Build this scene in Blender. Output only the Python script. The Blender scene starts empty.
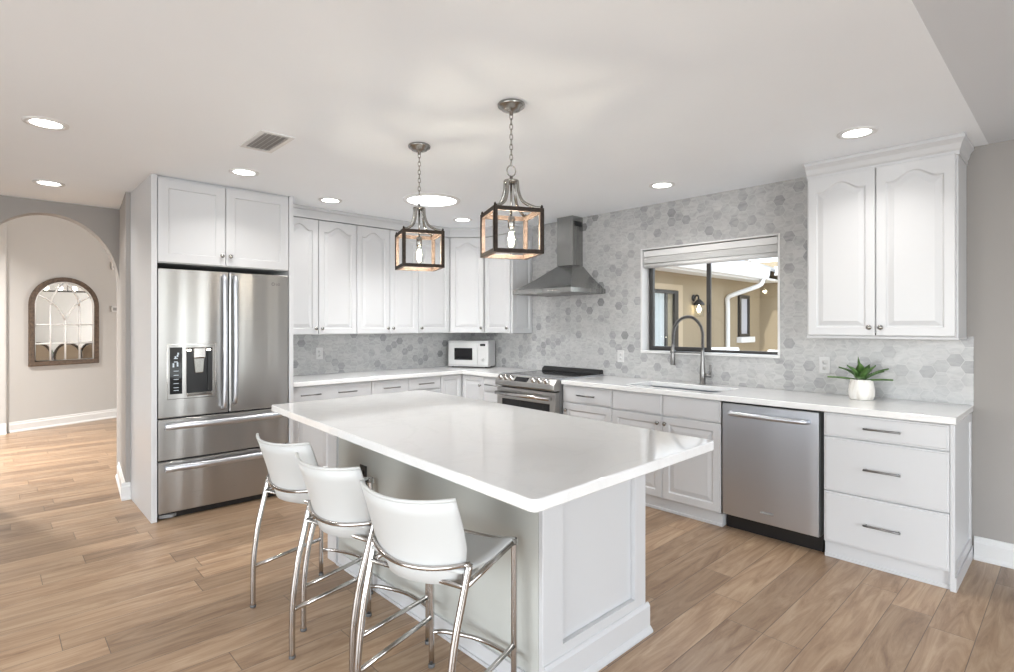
import bpy, bmesh, math, random
from mathutils import Vector, Matrix
C = bpy.context.scene
COL = C.collection
random.seed(7)
PI = math.pi

# ------------------------------------------------------------------ camera
cd = bpy.data.cameras.new('camera'); cam = bpy.data.objects.new('camera', cd); COL.objects.link(cam)
cam.location = (0, 0, 1.40)
cam.rotation_euler = (PI / 2, 0, math.radians(46.56))
cd.sensor_width = 36; cd.lens = 548 / 1014 * 36; cd.shift_y = -11 / 1014
cd.clip_start = 0.05; cd.clip_end = 200
C.camera = cam

# ------------------------------------------------------------------ world, sun, fill lamps, exposure
C.view_settings.view_transform = 'Standard'
C.view_settings.look = 'None'
C.view_settings.gamma = 1
C.view_settings.use_curve_mapping = False
C.view_settings.exposure = 0.60
C.cycles.use_denoising = True
C.cycles.max_bounces = 10
C.cycles.diffuse_bounces = 5
C.cycles.glossy_bounces = 5
C.cycles.transparent_max_bounces = 12
C.cycles.sample_clamp_indirect = 6
w = bpy.data.worlds.new('sky'); C.world = w; w.use_nodes = True
wn = w.node_tree; wn.nodes.clear()
sky = wn.nodes.new('ShaderNodeTexSky'); sky.sky_type = 'NISHITA'; sky.sun_disc = False; sky.sun_elevation = math.radians(55); sky.sun_rotation = math.radians(200)
hs = wn.nodes.new('ShaderNodeHueSaturation'); hs.inputs['Saturation'].default_value = 0.35
bg = wn.nodes.new('ShaderNodeBackground'); bg.inputs['Strength'].default_value = .5
wo = wn.nodes.new('ShaderNodeOutputWorld')
wn.links.new(sky.outputs[0], hs.inputs['Color']); wn.links.new(hs.outputs[0], bg.inputs[0]); wn.links.new(bg.outputs[0], wo.inputs[0])

def sun(name, rot, strength, col=(1, .96, .9)):
    l = bpy.data.lights.new(name, 'SUN'); l.energy = strength; l.angle = .01; l.color = col
    o = bpy.data.objects.new(name, l); COL.objects.link(o); o.rotation_euler = rot; return o
def area(name, loc, rot, sx, sy, power, col=(1, 1, 1), spread=PI):
    l = bpy.data.lights.new(name, 'AREA'); l.shape = 'RECTANGLE'; l.size = sx; l.size_y = sy; l.energy = power; l.color = col; l.spread = spread
    o = bpy.data.objects.new(name, l); COL.objects.link(o); o.location = loc; o.rotation_euler = rot; return o
sun('sunlight', (math.radians(35), math.radians(20), 0), 2.2)
# area lamps added as fill, set in assumed openings out of view
area('fill_rear', (-0.9, -3.42, 1.25), (PI / 2, 0, 0), 4.6, 2.1, 76, (.90, .955, 1))
area('fill_side', (3.42, .1, 1.35), (PI / 2, 0, PI / 2), 1.7, 2.0, 92, (.90, .955, 1))
area('streak_lamp_side', (3.42, 2.95, 1.35), (PI / 2, 0, PI / 2), .16, 2.0, 4, (.90, .955, 1))  # slim lamp added to give the fridge door a bright streak
area('fill_left', (-7.8, -3.42, 1.25), (PI / 2, 0, 0), 2.2, 2.0, 45, (1, .98, .95))
area('fill_dining', (-7.6, 8.9, 1.35), (PI / 2, 0, PI), 2.6, 1.9, 170, (1, .98, .95))

# ------------------------------------------------------------------ constants of the room
WY = 4.30      # face of the window wall
BX = -5.18     # face of the back wall
CZ = 2.47      # kitchen ceiling
CT = 0.918     # worktop height
CB = 0.880     # worktop underside
ROOMX = 3.5; ROOMY = -3.5

# ------------------------------------------------------------------ materials
MATS = {}
def nt(name):
    m = bpy.data.materials.new(name); m.use_nodes = True
    return m, m.node_tree, m.node_tree.nodes['Principled BSDF']
def mat(name, col, rough=.5, metal=0, **k):
    m, t, b = nt(name)
    b.inputs['Base Color'].default_value = (*col, 1); b.inputs['Roughness'].default_value = rough; b.inputs['Metallic'].default_value = metal
    for kk, v in k.items(): b.inputs[kk].default_value = v
    MATS[name] = m; return m
def N(t, typ, **k):
    n = t.nodes.new(typ)
    for kk, v in k.items(): setattr(n, kk, v)
    return n
def link(t, a, b): t.links.new(a, b)
def M_(t, op, a, b=None, c=None):
    n = t.nodes.new('ShaderNodeMath'); n.operation = op
    for i, v in enumerate((a, b, c)):
        if v is None: continue
        if isinstance(v, (int, float)): n.inputs[i].default_value = v
        else: t.links.new(v, n.inputs[i])
    return n.outputs[0]
def mixc(t, f, a, b, blend='MIX'):
    n = t.nodes.new('ShaderNodeMix'); n.data_type = 'RGBA'; n.blend_type = blend
    for i, v in ((0, f), (6, a), (7, b)):
        if isinstance(v, (int, float)): n.inputs[i].default_value = v
        elif isinstance(v, tuple): n.inputs[i].default_value = (*v, 1)
        else: t.links.new(v, n.inputs[i])
    return n.outputs[2]
def ramp(t, f, stops):
    n = t.nodes.new('ShaderNodeValToRGB'); e = n.color_ramp.elements
    while len(e) < len(stops): e.new(.5)
    for i, (p, c) in enumerate(stops): e[i].position = p; e[i].color = (*c, 1)
    t.links.new(f, n.inputs[0]); return n.outputs[0]
def noise(t, vec, scale, detail=3, rough=.5, dist=0):
    n = t.nodes.new('ShaderNodeTexNoise'); n.inputs['Scale'].default_value = scale; n.inputs['Detail'].default_value = detail
    n.inputs['Roughness'].default_value = rough; n.inputs['Distortion'].default_value = dist
    t.links.new(vec, n.inputs['Vector']); return n.outputs[0]
def objco(t):
    return t.nodes.new('ShaderNodeTexCoord').outputs['Object']
def mapping(t, vec, scale=(1, 1, 1), rot=(0, 0, 0), loc=(0, 0, 0)):
    n = t.nodes.new('ShaderNodeMapping'); n.inputs['Scale'].default_value = scale; n.inputs['Rotation'].default_value = rot; n.inputs['Location'].default_value = loc
    t.links.new(vec, n.inputs['Vector']); return n.outputs[0]
def bump(t, b, h, strength=.2, dist=.01):
    n = t.nodes.new('ShaderNodeBump'); n.inputs['Strength'].default_value = strength; n.inputs['Distance'].default_value = dist
    t.links.new(h, n.inputs['Height']); t.links.new(n.outputs[0], b.inputs['Normal'])

def paint(name, col, rough, bscale=60, bstr=.05):
    m, t, b = nt(name)
    co = objco(t)
    f = noise(t, co, 2.5, 2)
    c = mixc(t, f, tuple(x * .985 for x in col), tuple(min(1, x * 1.015) for x in col))
    link(t, c, b.inputs['Base Color']); b.inputs['Roughness'].default_value = rough
    bump(t, b, noise(t, co, bscale, 3), bstr, .003)
    MATS[name] = m; return m
CAB = paint('white_cabinet_paint', (.575, .58, .59), .32, 30, .01)
CEIL = paint('ceiling_paint', (.89, .925, .96), .85, 90, .06)
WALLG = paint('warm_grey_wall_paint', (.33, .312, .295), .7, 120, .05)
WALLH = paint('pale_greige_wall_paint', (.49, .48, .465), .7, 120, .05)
CEILS = paint('darker_side_ceiling', (.66, .685, .715), .85, 90, .06)  # kitchen ceiling colour taken darker for the side ceiling
TRIM = paint('white_trim_paint', (.70, .70, .695), .35, 30, .01)
STUC = paint('tan_stucco', (.36, .29, .195), .9, 140, .5)
EAVE = paint('white_exterior_paint', (.82, .82, .82), .6, 40, .02)
ISLP = paint('olive_shaded_island_panel', (.50, .51, .48), .4, 30, .01)  # olive dimness of the stool side is put into this colour
CONC = paint('patio_concrete', (.52, .50, .47), .85, 20, .2)

# quartz worktop
m, t, b = nt('white_quartz'); co = objco(t)
v = noise(t, mapping(t, co, (1.1, 1.1, 1.1)), 2.2, 6, .6, 1.2)
vein = ramp(t, v, [(.46, (.77, .77, .765)), (.5, (.745, .745, .74)), (.54, (.77, .77, .765))])
link(t, vein, b.inputs['Base Color']); b.inputs['Roughness'].default_value = .07; b.inputs['Coat Weight'].default_value = .2; b.inputs['Coat Roughness'].default_value = .03
QUARTZ = m

# stainless
def steel(name, col, rough, axis='x', streak=.25, bstr=.02):
    m, t, b = nt(name); co = objco(t)
    sc = {'x': (1.2, 1.2, 220), 'z': (220, 220, 1.2), 'y': (1.2, 60, 220)}[axis]
    f = noise(t, mapping(t, co, sc), 1.0, 3)
    b.inputs['Base Color'].default_value = (*col, 1); b.inputs['Metallic'].default_value = 1
    r = M_(t, 'MULTIPLY_ADD', f, .12, rough - .06); link(t, r, b.inputs['Roughness'])
    wav = noise(t, mapping(t, co, (5, 5, .25)), 1.0, 1)
    bump(t, b, wav, bstr, .1)
    MATS[name] = m; return m
STEEL = steel('brushed_stainless', (.43, .42, .405), .30, 'x', bstr=.22)
STEELD = steel('dishwasher_stainless', (.58, .60, .64), .34, 'z', bstr=.06)
STEELH = steel('hood_stainless', (.36, .36, .35), .26, 'z', bstr=.02)
CHROME = mat('polished_chrome', (.56, .54, .52), .14, 1)
NICKEL = mat('brushed_nickel', (.34, .33, .31), .25, 1)
PULLM = mat('satin_nickel_pull', (.25, .245, .24), .3, 1)
GUN = mat('dark_faucet_metal', (.22, .215, .21), .28, 1)
BLACK = mat('black_plastic', (.012, .012, .013), .3)
BLKG = mat('black_glass', (.006, .006, .007), .05)
GREYP = mat('grey_plastic', (.23, .23, .23), .4)
DARKF = mat('dark_bronze_frame', (.035, .033, .032), .4)
WHITEP = mat('white_plastic', (.60, .60, .595), .3)
SWITCH = mat('switch_plate_white', (.58, .58, .575), .35)
LEATH = mat('white_leather', (.56, .57, .565), .38)
STITCH = mat('white_leather_piping', (.55, .56, .55), .42)
SOIL = mat('potting_soil', (.02, .016, .012), .9)
LEADC = mat('dark_lead', (.03, .03, .03), .5)
BLINDM = paint('blind_fabric', (.66, .66, .655), .7, 200, .3)
RUBBER = mat('grey_rubber', (.12, .12, .12), .7)
CUSH = mat('outdoor_white', (.8, .8, .8), .7)
LINEN = mat('beige_linen', (.45, .37, .28), .8)
DKWOOD = mat('dark_dining_wood', (.05, .032, .02), .35)
GREEN = mat('greenery', (.05, .11, .02), .6)

def emit(name, col, s):
    m = bpy.data.materials.new(name); m.use_nodes = True; t = m.node_tree; t.nodes.clear()
    e = t.nodes.new('ShaderNodeEmission'); e.inputs[0].default_value = (*col, 1); e.inputs[1].default_value = s
    o = t.nodes.new('ShaderNodeOutputMaterial'); t.links.new(e.outputs[0], o.inputs[0]); return m
LENS = emit('lit_downlight_lens', (1, .98, .95), 9)
SKYL = emit('lit_skylight_lens', (.98, .99, 1), 6)
FIL = emit('lit_filament', (1, .86, .62), 30)
DISP = emit('lit_display', (.85, .93, 1), .6)
BULBW = emit('lit_bulb', (1, .9, .72), 14)

def glass(name, refl=.06, tint=(1, 1, 1)):
    m = bpy.data.materials.new(name); m.use_nodes = True; t = m.node_tree; t.nodes.clear()
    tr = t.nodes.new('ShaderNodeBsdfTransparent'); tr.inputs[0].default_value = (*tint, 1)
    gl = t.nodes.new('ShaderNodeBsdfGlossy'); gl.inputs['Roughness'].default_value = .02
    lw = t.nodes.new('ShaderNodeLayerWeight'); lw.inputs[0].default_value = .25
    fr = t.nodes.new('ShaderNodeMath'); fr.operation = 'MULTIPLY_ADD'; fr.inputs[1].default_value = .45; fr.inputs[2].default_value = refl * .5
    pw = t.nodes.new('ShaderNodeMath'); pw.operation = 'POWER'; pw.inputs[1].default_value = 3
    t.links.new(lw.outputs['Facing'], pw.inputs[0]); t.links.new(pw.outputs[0], fr.inputs[0])
    mx = t.nodes.new('ShaderNodeMixShader'); o = t.nodes.new('ShaderNodeOutputMaterial')
    t.links.new(fr.outputs[0], mx.inputs[0]); t.links.new(tr.outputs[0], mx.inputs[1]); t.links.new(gl.outputs[0], mx.inputs[2]); t.links.new(mx.outputs[0], o.inputs[0])
    return m
GLASS = glass('window_glass', tint=(.95, .97, .97))
BULBG = glass('bulb_glass', tint=(.97, .97, .96))
JARG = glass('lantern_glass', tint=(.96, .96, .94))
MIRROR = mat('mirror_silver', (.88, .88, .87), .02, 1)

# plank floor: long boards along y, .2 wide, staggered
m, t, b = nt('plank_floor'); co = objco(t)
sx = N(t, 'ShaderNodeSeparateXYZ'); link(t, co, sx.inputs[0])
PW, PL = .168, 1.15
xr = M_(t, 'DIVIDE', sx.outputs[0], PW); row = M_(t, 'FLOOR', xr); fx = M_(t, 'FRACT', xr)
wn1 = N(t, 'ShaderNodeTexWhiteNoise', noise_dimensions='1D'); link(t, row, wn1.inputs['W'])
yr = M_(t, 'ADD', M_(t, 'DIVIDE', sx.outputs[1], PL), M_(t, 'MULTIPLY', wn1.outputs[0], 7.3)); colid = M_(t, 'FLOOR', yr); fy = M_(t, 'FRACT', yr)
cid = N(t, 'ShaderNodeCombineXYZ'); link(t, row, cid.inputs[0]); link(t, colid, cid.inputs[1])
wn2 = N(t, 'ShaderNodeTexWhiteNoise', noise_dimensions='3D'); link(t, cid.outputs[0], wn2.inputs['Vector'])
off = N(t, 'ShaderNodeVectorMath', operation='MULTIPLY_ADD'); link(t, wn2.outputs[1], off.inputs[0]); off.inputs[1].default_value = (9, 9, 9); link(t, co, off.inputs[2])
gr = noise(t, mapping(t, off.outputs[0], (8, .9, 8)), 1.6, 6, .68, 1.8)
gr2 = noise(t, mapping(t, off.outputs[0], (60, 2.2, 60)), 1.5, 4, .6, .3)
base = ramp(t, gr, [(.25, (.17, .10, .055)), (.42, (.32, .21, .13)), (.55, (.42, .295, .19)), (.75, (.54, .41, .285))])
c2 = mixc(t, M_(t, 'MULTIPLY', gr2, .42), base, (.19, .115, .07))
tone = ramp(t, wn2.outputs[0], [(0, (.72, .70, .69)), (.5, (.97, .97, .97)), (1, (1.12, 1.10, 1.08))])
c3 = mixc(t, 1.0, c2, tone, 'MULTIPLY')
ex = M_(t, 'MULTIPLY', M_(t, 'MINIMUM', fx, M_(t, 'SUBTRACT', 1, fx)), PW); ey = M_(t, 'MULTIPLY', M_(t, 'MINIMUM', fy, M_(t, 'SUBTRACT', 1, fy)), PL)
ed = M_(t, 'MINIMUM', ex, ey); gap = M_(t, 'LESS_THAN', ed, .0016)
c4 = mixc(t, gap, c3, (.13, .09, .06))
link(t, c4, b.inputs['Base Color']); link(t, M_(t, 'MULTIPLY_ADD', gr2, .14, .27), b.inputs['Roughness'])
hgt = M_(t, 'ADD', M_(t, 'MULTIPLY', M_(t, 'MINIMUM', M_(t, 'DIVIDE', ed, .004), 1), 1.0), M_(t, 'MULTIPLY', gr2, .15))
bump(t, b, hgt, .25, .004)
FLOORM = m

# hexagonal marble tile, flat top and bottom, in local x (along the wall) and z
m, t, b = nt('hex_marble_tile'); co = objco(t)
sp = N(t, 'ShaderNodeSeparateXYZ'); link(t, co, sp.inputs[0])
FF = .079
X = M_(t, 'DIVIDE', sp.outputs[0], FF); Z = M_(t, 'DIVIDE', sp.outputs[2], FF)
S3 = math.sqrt(3)
def cell(ox, oz):
    a = M_(t, 'DIVIDE', M_(t, 'ADD', X, -ox), S3); bb = M_(t, 'ADD', Z, -oz)
    ia = M_(t, 'ROUND', a); ib = M_(t, 'ROUND', bb)
    gx = M_(t, 'MULTIPLY', M_(t, 'SUBTRACT', a, ia), S3); gz = M_(t, 'SUBTRACT', bb, ib)
    d = M_(t, 'ADD', M_(t, 'MULTIPLY', gx, gx), M_(t, 'MULTIPLY', gz, gz))
    return gx, gz, d
g1 = cell(0, 0); g2 = cell(S3 / 2, .5)
sel = M_(t, 'LESS_THAN', g1[2], g2[2])
def pick(a, b_): return M_(t, 'ADD', M_(t, 'MULTIPLY', a, sel), M_(t, 'MULTIPLY', b_, M_(t, 'SUBTRACT', 1, sel)))
gx = pick(g1[0], g2[0]); gz = pick(g1[1], g2[1])
ax = M_(t, 'ABSOLUTE', gx); az = M_(t, 'ABSOLUTE', gz)
hd = M_(t, 'MAXIMUM', az, M_(t, 'ADD', M_(t, 'MULTIPLY', ax, S3 / 2), M_(t, 'MULTIPLY', az, .5)))   # .5 at the edge
idx = M_(t, 'ROUND', M_(t, 'MULTIPLY', M_(t, 'SUBTRACT', X, gx), 2 / S3)); idz = M_(t, 'ROUND', M_(t, 'MULTIPLY', M_(t, 'SUBTRACT', Z, gz), 2))
ci = N(t, 'ShaderNodeCombineXYZ'); link(t, idx, ci.inputs[0]); link(t, idz, ci.inputs[1])
wn3 = N(t, 'ShaderNodeTexWhiteNoise', noise_dimensions='3D'); link(t, ci.outputs[0], wn3.inputs['Vector'])
offv = N(t, 'ShaderNodeVectorMath', operation='MULTIPLY_ADD'); link(t, wn3.outputs[1], offv.inputs[0]); offv.inputs[1].default_value = (5, 5, 5); link(t, co, offv.inputs[2])
mv = noise(t, mapping(t, offv.outputs[0], (1, 1, 2.2)), 9, 5, .62, 1.6)
big = noise(t, co, 1.6, 2)
tile = ramp(t, M_(t, 'ADD', M_(t, 'MULTIPLY', wn3.outputs[0], .8), M_(t, 'MULTIPLY', big, .3)), [(.1, (.47, .47, .465)), (.70, (.44, .44, .44)), (.91, (.335, .337, .34)), (1.0, (.22, .222, .225))])
veinc = ramp(t, mv, [(.3, (.82, .82, .83)), (.5, (1, 1, 1)), (.62, (1.1, 1.1, 1.09)), (.8, (.92, .92, .93))])
tc = mixc(t, 1.0, tile, veinc, 'MULTIPLY')
gr_ = M_(t, 'GREATER_THAN', hd, .482)
tcc = mixc(t, gr_, tc, (.48, .48, .475))
link(t, tcc, b.inputs['Base Color']); link(t, M_(t, 'MULTIPLY_ADD', gr_, .4, .22), b.inputs['Roughness'])
bump(t, b, M_(t, 'SUBTRACT', 1, gr_), .12, .002)
HEX = m

# weathered lantern wood, mirror wood, marble pot, leaf, curtain
def wood(name, c0, c1, rough=.55, sc=(40, 40, 3)):
    m, t, b = nt(name); co = objco(t)
    f = noise(t, mapping(t, co, sc), 2, 4, .6, .5)
    link(t, ramp(t, f, [(.3, c0), (.7, c1)]), b.inputs['Base Color']); b.inputs['Roughness'].default_value = rough
    bump(t, b, f, .1, .002); return m
LWOOD = wood('whitewashed_lantern_wood', (.17, .115, .085), (.33, .25, .205), sc=(30, 30, 30))
LBRNZ = wood('bronze_lantern_edge', (.016, .011, .008), (.04, .028, .021), .6, (30, 30, 30)); LBRNZ.node_tree.nodes['Principled BSDF'].inputs['Specular IOR Level'].default_value = .2
MWOOD = wood('weathered_brown_wood', (.05, .032, .02), (.14, .095, .065), .6, (14, 14, 14))
m, t, b = nt('white_marble_pot'); co = objco(t)
f = noise(t, mapping(t, co, (14, 14, 3)), 1.3, 4, .6, 1.5)
link(t, ramp(t, f, [(.3, (.62, .58, .52)), (.5, (.80, .78, .74)), (.75, (.83, .82, .79))]), b.inputs['Base Color']); b.inputs['Roughness'].default_value = .5
bump(t, b, f, .3, .01); POT = m
m, t, b = nt('agave_leaf'); co = objco(t)
f = noise(t, co, 30, 2)
link(t, ramp(t, f, [(.3, (.035, .10, .02)), (.7, (.13, .25, .065))]), b.inputs['Base Color']); b.inputs['Roughness'].default_value = .4
LEAF = m
m, t, b = nt('white_curtain'); b.inputs['Base Color'].default_value = (.72, .74, .76, 1); b.inputs['Roughness'].default_value = .9
CURT = m

# ------------------------------------------------------------------ mesh builder
class MB:
    def __init__(s): s.bm = bmesh.new(); s.M = Matrix.Identity(4)
    def v(s, p): return s.bm.verts.new(s.M @ Vector(p))
    def f(s, vs, smooth=False):
        try:
            fc = s.bm.faces.new(vs); fc.smooth = smooth; return fc
        except ValueError: return None
    def box(s, x0, x1, y0, y1, z0, z1):
        x0, x1 = min(x0, x1), max(x0, x1); y0, y1 = min(y0, y1), max(y0, y1); z0, z1 = min(z0, z1), max(z0, z1)
        v = [s.v((x, y, z)) for z in (z0, z1) for y in (y0, y1) for x in (x0, x1)]
        for q in ((0, 2, 3, 1), (4, 5, 7, 6), (0, 1, 5, 4), (2, 6, 7, 3), (0, 4, 6, 2), (1, 3, 7, 5)): s.f([v[i] for i in q])
        return s
    def prism(s, pts, mp, w0, w1, smooth=False):
        a = [s.v(mp(u, v, w0)) for u, v in pts]; b = [s.v(mp(u, v, w1)) for u, v in pts]
        s.f(a[::-1]); s.f(b); n = len(pts)
        for i in range(n): s.f([a[i], a[(i + 1) % n], b[(i + 1) % n], b[i]], smooth)
        return s
    def rings(s, rs, closed=True, cap0=False, cap1=False, smooth=True):
        R = [[s.v(p) for p in r] for r in rs]; n = len(R[0])
        for a, b in zip(R, R[1:]):
            for i in range(n if closed else n - 1):
                s.f([a[i], a[(i + 1) % n], b[(i + 1) % n], b[i]], smooth)
        if cap0: s.f(R[0][::-1])
        if cap1: s.f(R[-1])
        return s
    def tube(s, pts, r, n=10, caps=True, closed=False, ry=None):
        pts = [Vector(p) for p in pts]; k = len(pts)
        rad = r if isinstance(r, (list, tuple)) else [r] * k
        T = []
        for i in range(k):
            if closed: d = pts[(i + 1) % k] - pts[i - 1]
            else: d = pts[min(i + 1, k - 1)] - pts[max(i - 1, 0)]
            T.append(d.normalized())
        up = Vector((0, 0, 1)) if abs(T[0].z) < .9 else Vector((0, 1, 0))
        nrm = (up - T[0] * up.dot(T[0])).normalized(); rs = []
        for i in range(k):
            nrm = (nrm - T[i] * nrm.dot(T[i])).normalized(); bn = T[i].cross(nrm)
            rs.append([pts[i] + nrm * math.cos(2 * PI * j / n) * rad[i] + bn * math.sin(2 * PI * j / n) * (ry or 1) * rad[i] for j in range(n)])
        if closed: rs.append(rs[0]); caps = False
        return s.rings(rs, True, caps, caps)
    def lathe(s, prof, n=24, o=(0, 0, 0), axis='z', cap0=True, cap1=True):
        def P(r, h, a):
            c, d = r * math.cos(a), r * math.sin(a)
            return {'z': (o[0] + c, o[1] + d, o[2] + h), 'y': (o[0] + c, o[1] + h, o[2] + d), 'x': (o[0] + h, o[1] + c, o[2] + d)}[axis]
        return s.rings([[P(max(r, 1e-4), h, 2 * PI * j / n) for j in range(n)] for r, h in prof], True, cap0, cap1)
    def plate(s, u0, u1, v0, v1, hole, mp, w0, w1):
        us = [u0, hole[0], hole[1], u1]; vs = [v0, hole[2], hole[3], v1]
        A = [[s.v(mp(u, v, w0)) for v in vs] for u in us]; B = [[s.v(mp(u, v, w1)) for v in vs] for u in us]
        for i in range(3):
            for j in range(3):
                if i == 1 and j == 1: continue
                s.f([A[i][j], A[i][j + 1], A[i + 1][j + 1], A[i + 1][j]]); s.f([B[i][j], B[i + 1][j], B[i + 1][j + 1], B[i][j + 1]])
        for i in range(3):
            for j in (0, 3): s.f([A[i][j], A[i + 1][j], B[i + 1][j], B[i][j]]); s.f([A[j][i], A[j][i + 1], B[j][i + 1], B[j][i]])
        for a, b_ in (((1, 1), (2, 1)), ((2, 1), (2, 2)), ((2, 2), (1, 2)), ((1, 2), (1, 1))):
            s.f([A[a[0]][a[1]], A[b_[0]][b_[1]], B[b_[0]][b_[1]], B[a[0]][a[1]]])
        return s
    def build(s, name, m, parent=None, bevel=0, seg=2, angle=35, sub=0, solid=0):
        bmesh.ops.recalc_face_normals(s.bm, faces=s.bm.faces)
        me = bpy.data.meshes.new(name); s.bm.to_mesh(me); s.bm.free(); me.materials.append(m)
        o = bpy.data.objects.new(name, me); COL.objects.link(o); o.parent = parent
        if solid:
            d = o.modifiers.new('thick', 'SOLIDIFY'); d.thickness = solid; d.offset = 0
        if bevel:
            d = o.modifiers.new('bevel', 'BEVEL'); d.width = bevel; d.segments = seg; d.limit_method = 'ANGLE'; d.angle_limit = math.radians(angle)
        if sub:
            d = o.modifiers.new('sub', 'SUBSURF'); d.levels = sub; d.render_levels = sub
        return o
def smooth_path(pts, n=6, closed=False):
    P = [Vector(p) for p in pts]; out = []; k = len(P)
    for i in range(k if closed else k - 1):
        if closed: a, b, c, d = P[i - 1], P[i], P[(i + 1) % k], P[(i + 2) % k]
        else: a, b, c, d = P[max(i - 1, 0)], P[i], P[i + 1], P[min(i + 2, k - 1)]
        for j in range(n):
            t_ = j / n
            out.append(.5 * ((2 * b) + (c - a) * t_ + (2 * a - 5 * b + 4 * c - d) * t_ ** 2 + (3 * b - a - 3 * c + d) * t_ ** 3))
    if not closed: out.append(P[-1])
    return out
def tag(o, label, cat, group=None):
    o['label'] = label; o['category'] = cat
    if group: o['group'] = group
    return o
def thing(name, label, cat, loc=(0, 0, 0), rz=0, group=None):
    o = bpy.data.objects.new(name, None); COL.objects.link(o); o.location = loc; o.rotation_euler = (0, 0, rz)
    o.empty_display_size = .1
    return tag(o, label, cat, group)
def struct(name, mb, m, parent=None, **k):
    o = mb.build(name, m, parent, **k)
    if parent is None: o['kind'] = 'structure'
    return o
XZ = lambda u, v, w_: (u, w_, v)
YZ = lambda u, v, w_: (w_, u, v)
XY = lambda u, v, w_: (u, v, w_)
def copy_tree(o, parent=None):
    c = o.copy(); COL.objects.link(c); c.parent = parent
    for ch in list(o.children): copy_tree(ch, c)
    return c

# ------------------------------------------------------------------ the shell
mb = MB(); mb.box(-14, 4, -4, 9.2, -.06, 0); struct('floor', mb, FLOORM)
EDGE = -.395
mb = MB(); mb.box(-6.25, EDGE, ROOMY - .1, WY, CZ, CZ + .1)
struct('ceiling', mb, CEIL)
# ceiling rising to the right of the kitchen
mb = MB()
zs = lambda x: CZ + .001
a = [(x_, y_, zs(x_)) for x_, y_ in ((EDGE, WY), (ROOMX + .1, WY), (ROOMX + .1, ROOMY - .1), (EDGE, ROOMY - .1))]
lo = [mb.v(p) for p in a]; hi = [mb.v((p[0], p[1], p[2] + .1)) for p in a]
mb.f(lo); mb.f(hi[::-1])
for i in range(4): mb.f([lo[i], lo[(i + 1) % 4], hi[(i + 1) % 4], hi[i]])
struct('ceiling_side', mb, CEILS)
# dining room ceiling
HZ = 3.25
mb = MB(); mb.prism([(-13, ROOMY - .1), (-6.2, ROOMY - .1), (-6.2, 1.0), (-5.25, 1.0), (-5.25, 9.2), (-13, 9.2)], XY, HZ, HZ + .1); struct('ceiling_hall', mb, CEIL)

# window wall with its opening
WX0, WX1, WZ0, WZ1 = -2.765, -1.572, 1.150, 2.085
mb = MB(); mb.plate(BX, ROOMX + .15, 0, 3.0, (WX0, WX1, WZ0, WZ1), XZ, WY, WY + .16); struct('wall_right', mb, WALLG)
# tile on the window wall: from the corner to just past the upper cabinet
mb = MB(); mb.plate(BX, -.495, CT, CZ, (WX0, WX1, WZ0, WZ1), XZ, WY - .008, WY); mb.box(-.4949, -.462, WY - .008, WY, CT, 1.33)
struct('backsplash_right', mb, HEX)
mb = MB(); mb.box(0, WY - .008 - 1.84, -.008, 0, CT, 1.40)
o = struct('backsplash_back', mb, HEX); o.location = (BX, 1.84, 0); o.rotation_euler = (0, 0, PI / 2)
# back wall (its other side is the hall / dining room)
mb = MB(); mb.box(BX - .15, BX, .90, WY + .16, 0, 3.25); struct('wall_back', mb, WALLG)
mb = MB(); mb.prism([(-5.302, .802), (-5.302, 1.0), (-6.15, 1.0), (-6.15, .882)], XY, 0, 3.25); struct('wall_left', mb, WALLG)
# arch wall at x = -6.15
AX0, AX1 = -6.30, -6.15
pts = [(ROOMY, 0), (ROOMY, 3.25), (1.0, 3.25), (1.0, 0), (.883, 0), (.883, 1.76)]
for i in range(0, 33):
    th_ = PI * i / 32
    pts.append((.378 + .505 * math.cos(th_), 1.765 + .60 * math.sin(th_)))
pts += [(-.127, 0)]
mb = MB(); mb.prism(pts, YZ, AX0, AX1); struct('wall_arch', mb, WALLG)
# hall: angled far wall with the mirror, and its left return
HA = Vector((-9.6, .192, 0)); HU = Vector((-.384, .923, 0)); HN = Vector((.923, .384, 0))
hang = math.atan2(HU.y, HU.x)
mb = MB(); mb.box(-.16, 3.9, 0, .12, 0, 3.25); o = struct('wall_hall', mb, WALLH); o.location = HA; o.rotation_euler = (0, 0, hang)
mb = MB(); mb.box(-9.66, -9.53, ROOMY, .175, 0, 3.25); struct('wall_hall_side', mb, WALLH, bevel=.02)
mb = MB(); mb.box(-11.2, -11.05, 3.7, 9.0, 0, 3.25); struct('wall_dining', mb, WALLH)
mb = MB(); mb.plate(-11.2, -5.57, 0, 3.25, (-9.0, -6.2, .4, 2.3), XZ, 9.0, 9.15); struct('wall_dining_end', mb, WALLH)
mb = MB(); mb.box(-5.57, -5.555, 1.0, 9.0, 0, 3.25); struct('wall_dining_inner', mb, WALLH)
# rear walls behind the camera, each with an assumed opening around a fill lamp
mb = MB(); mb.plate(-3.6, ROOMX + .1, 0, 3.9, (-3.3, 1.5, .15, 2.35), XZ, ROOMY - .15, ROOMY); struct('wall_rear', mb, WALLH)
mb = MB(); mb.plate(-9.66, -3.6, 0, 3.25, (-9.0, -6.6, .15, 2.3), XZ, ROOMY - .15, ROOMY); struct('wall_rear_hall', mb, WALLH)
mb = MB(); mb.plate(ROOMY, WY, 0, 3.9, (-.7, 3.1, .3, 2.4), YZ, ROOMX, ROOMX + .15); struct('wall_far_right', mb, WALLH)

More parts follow.
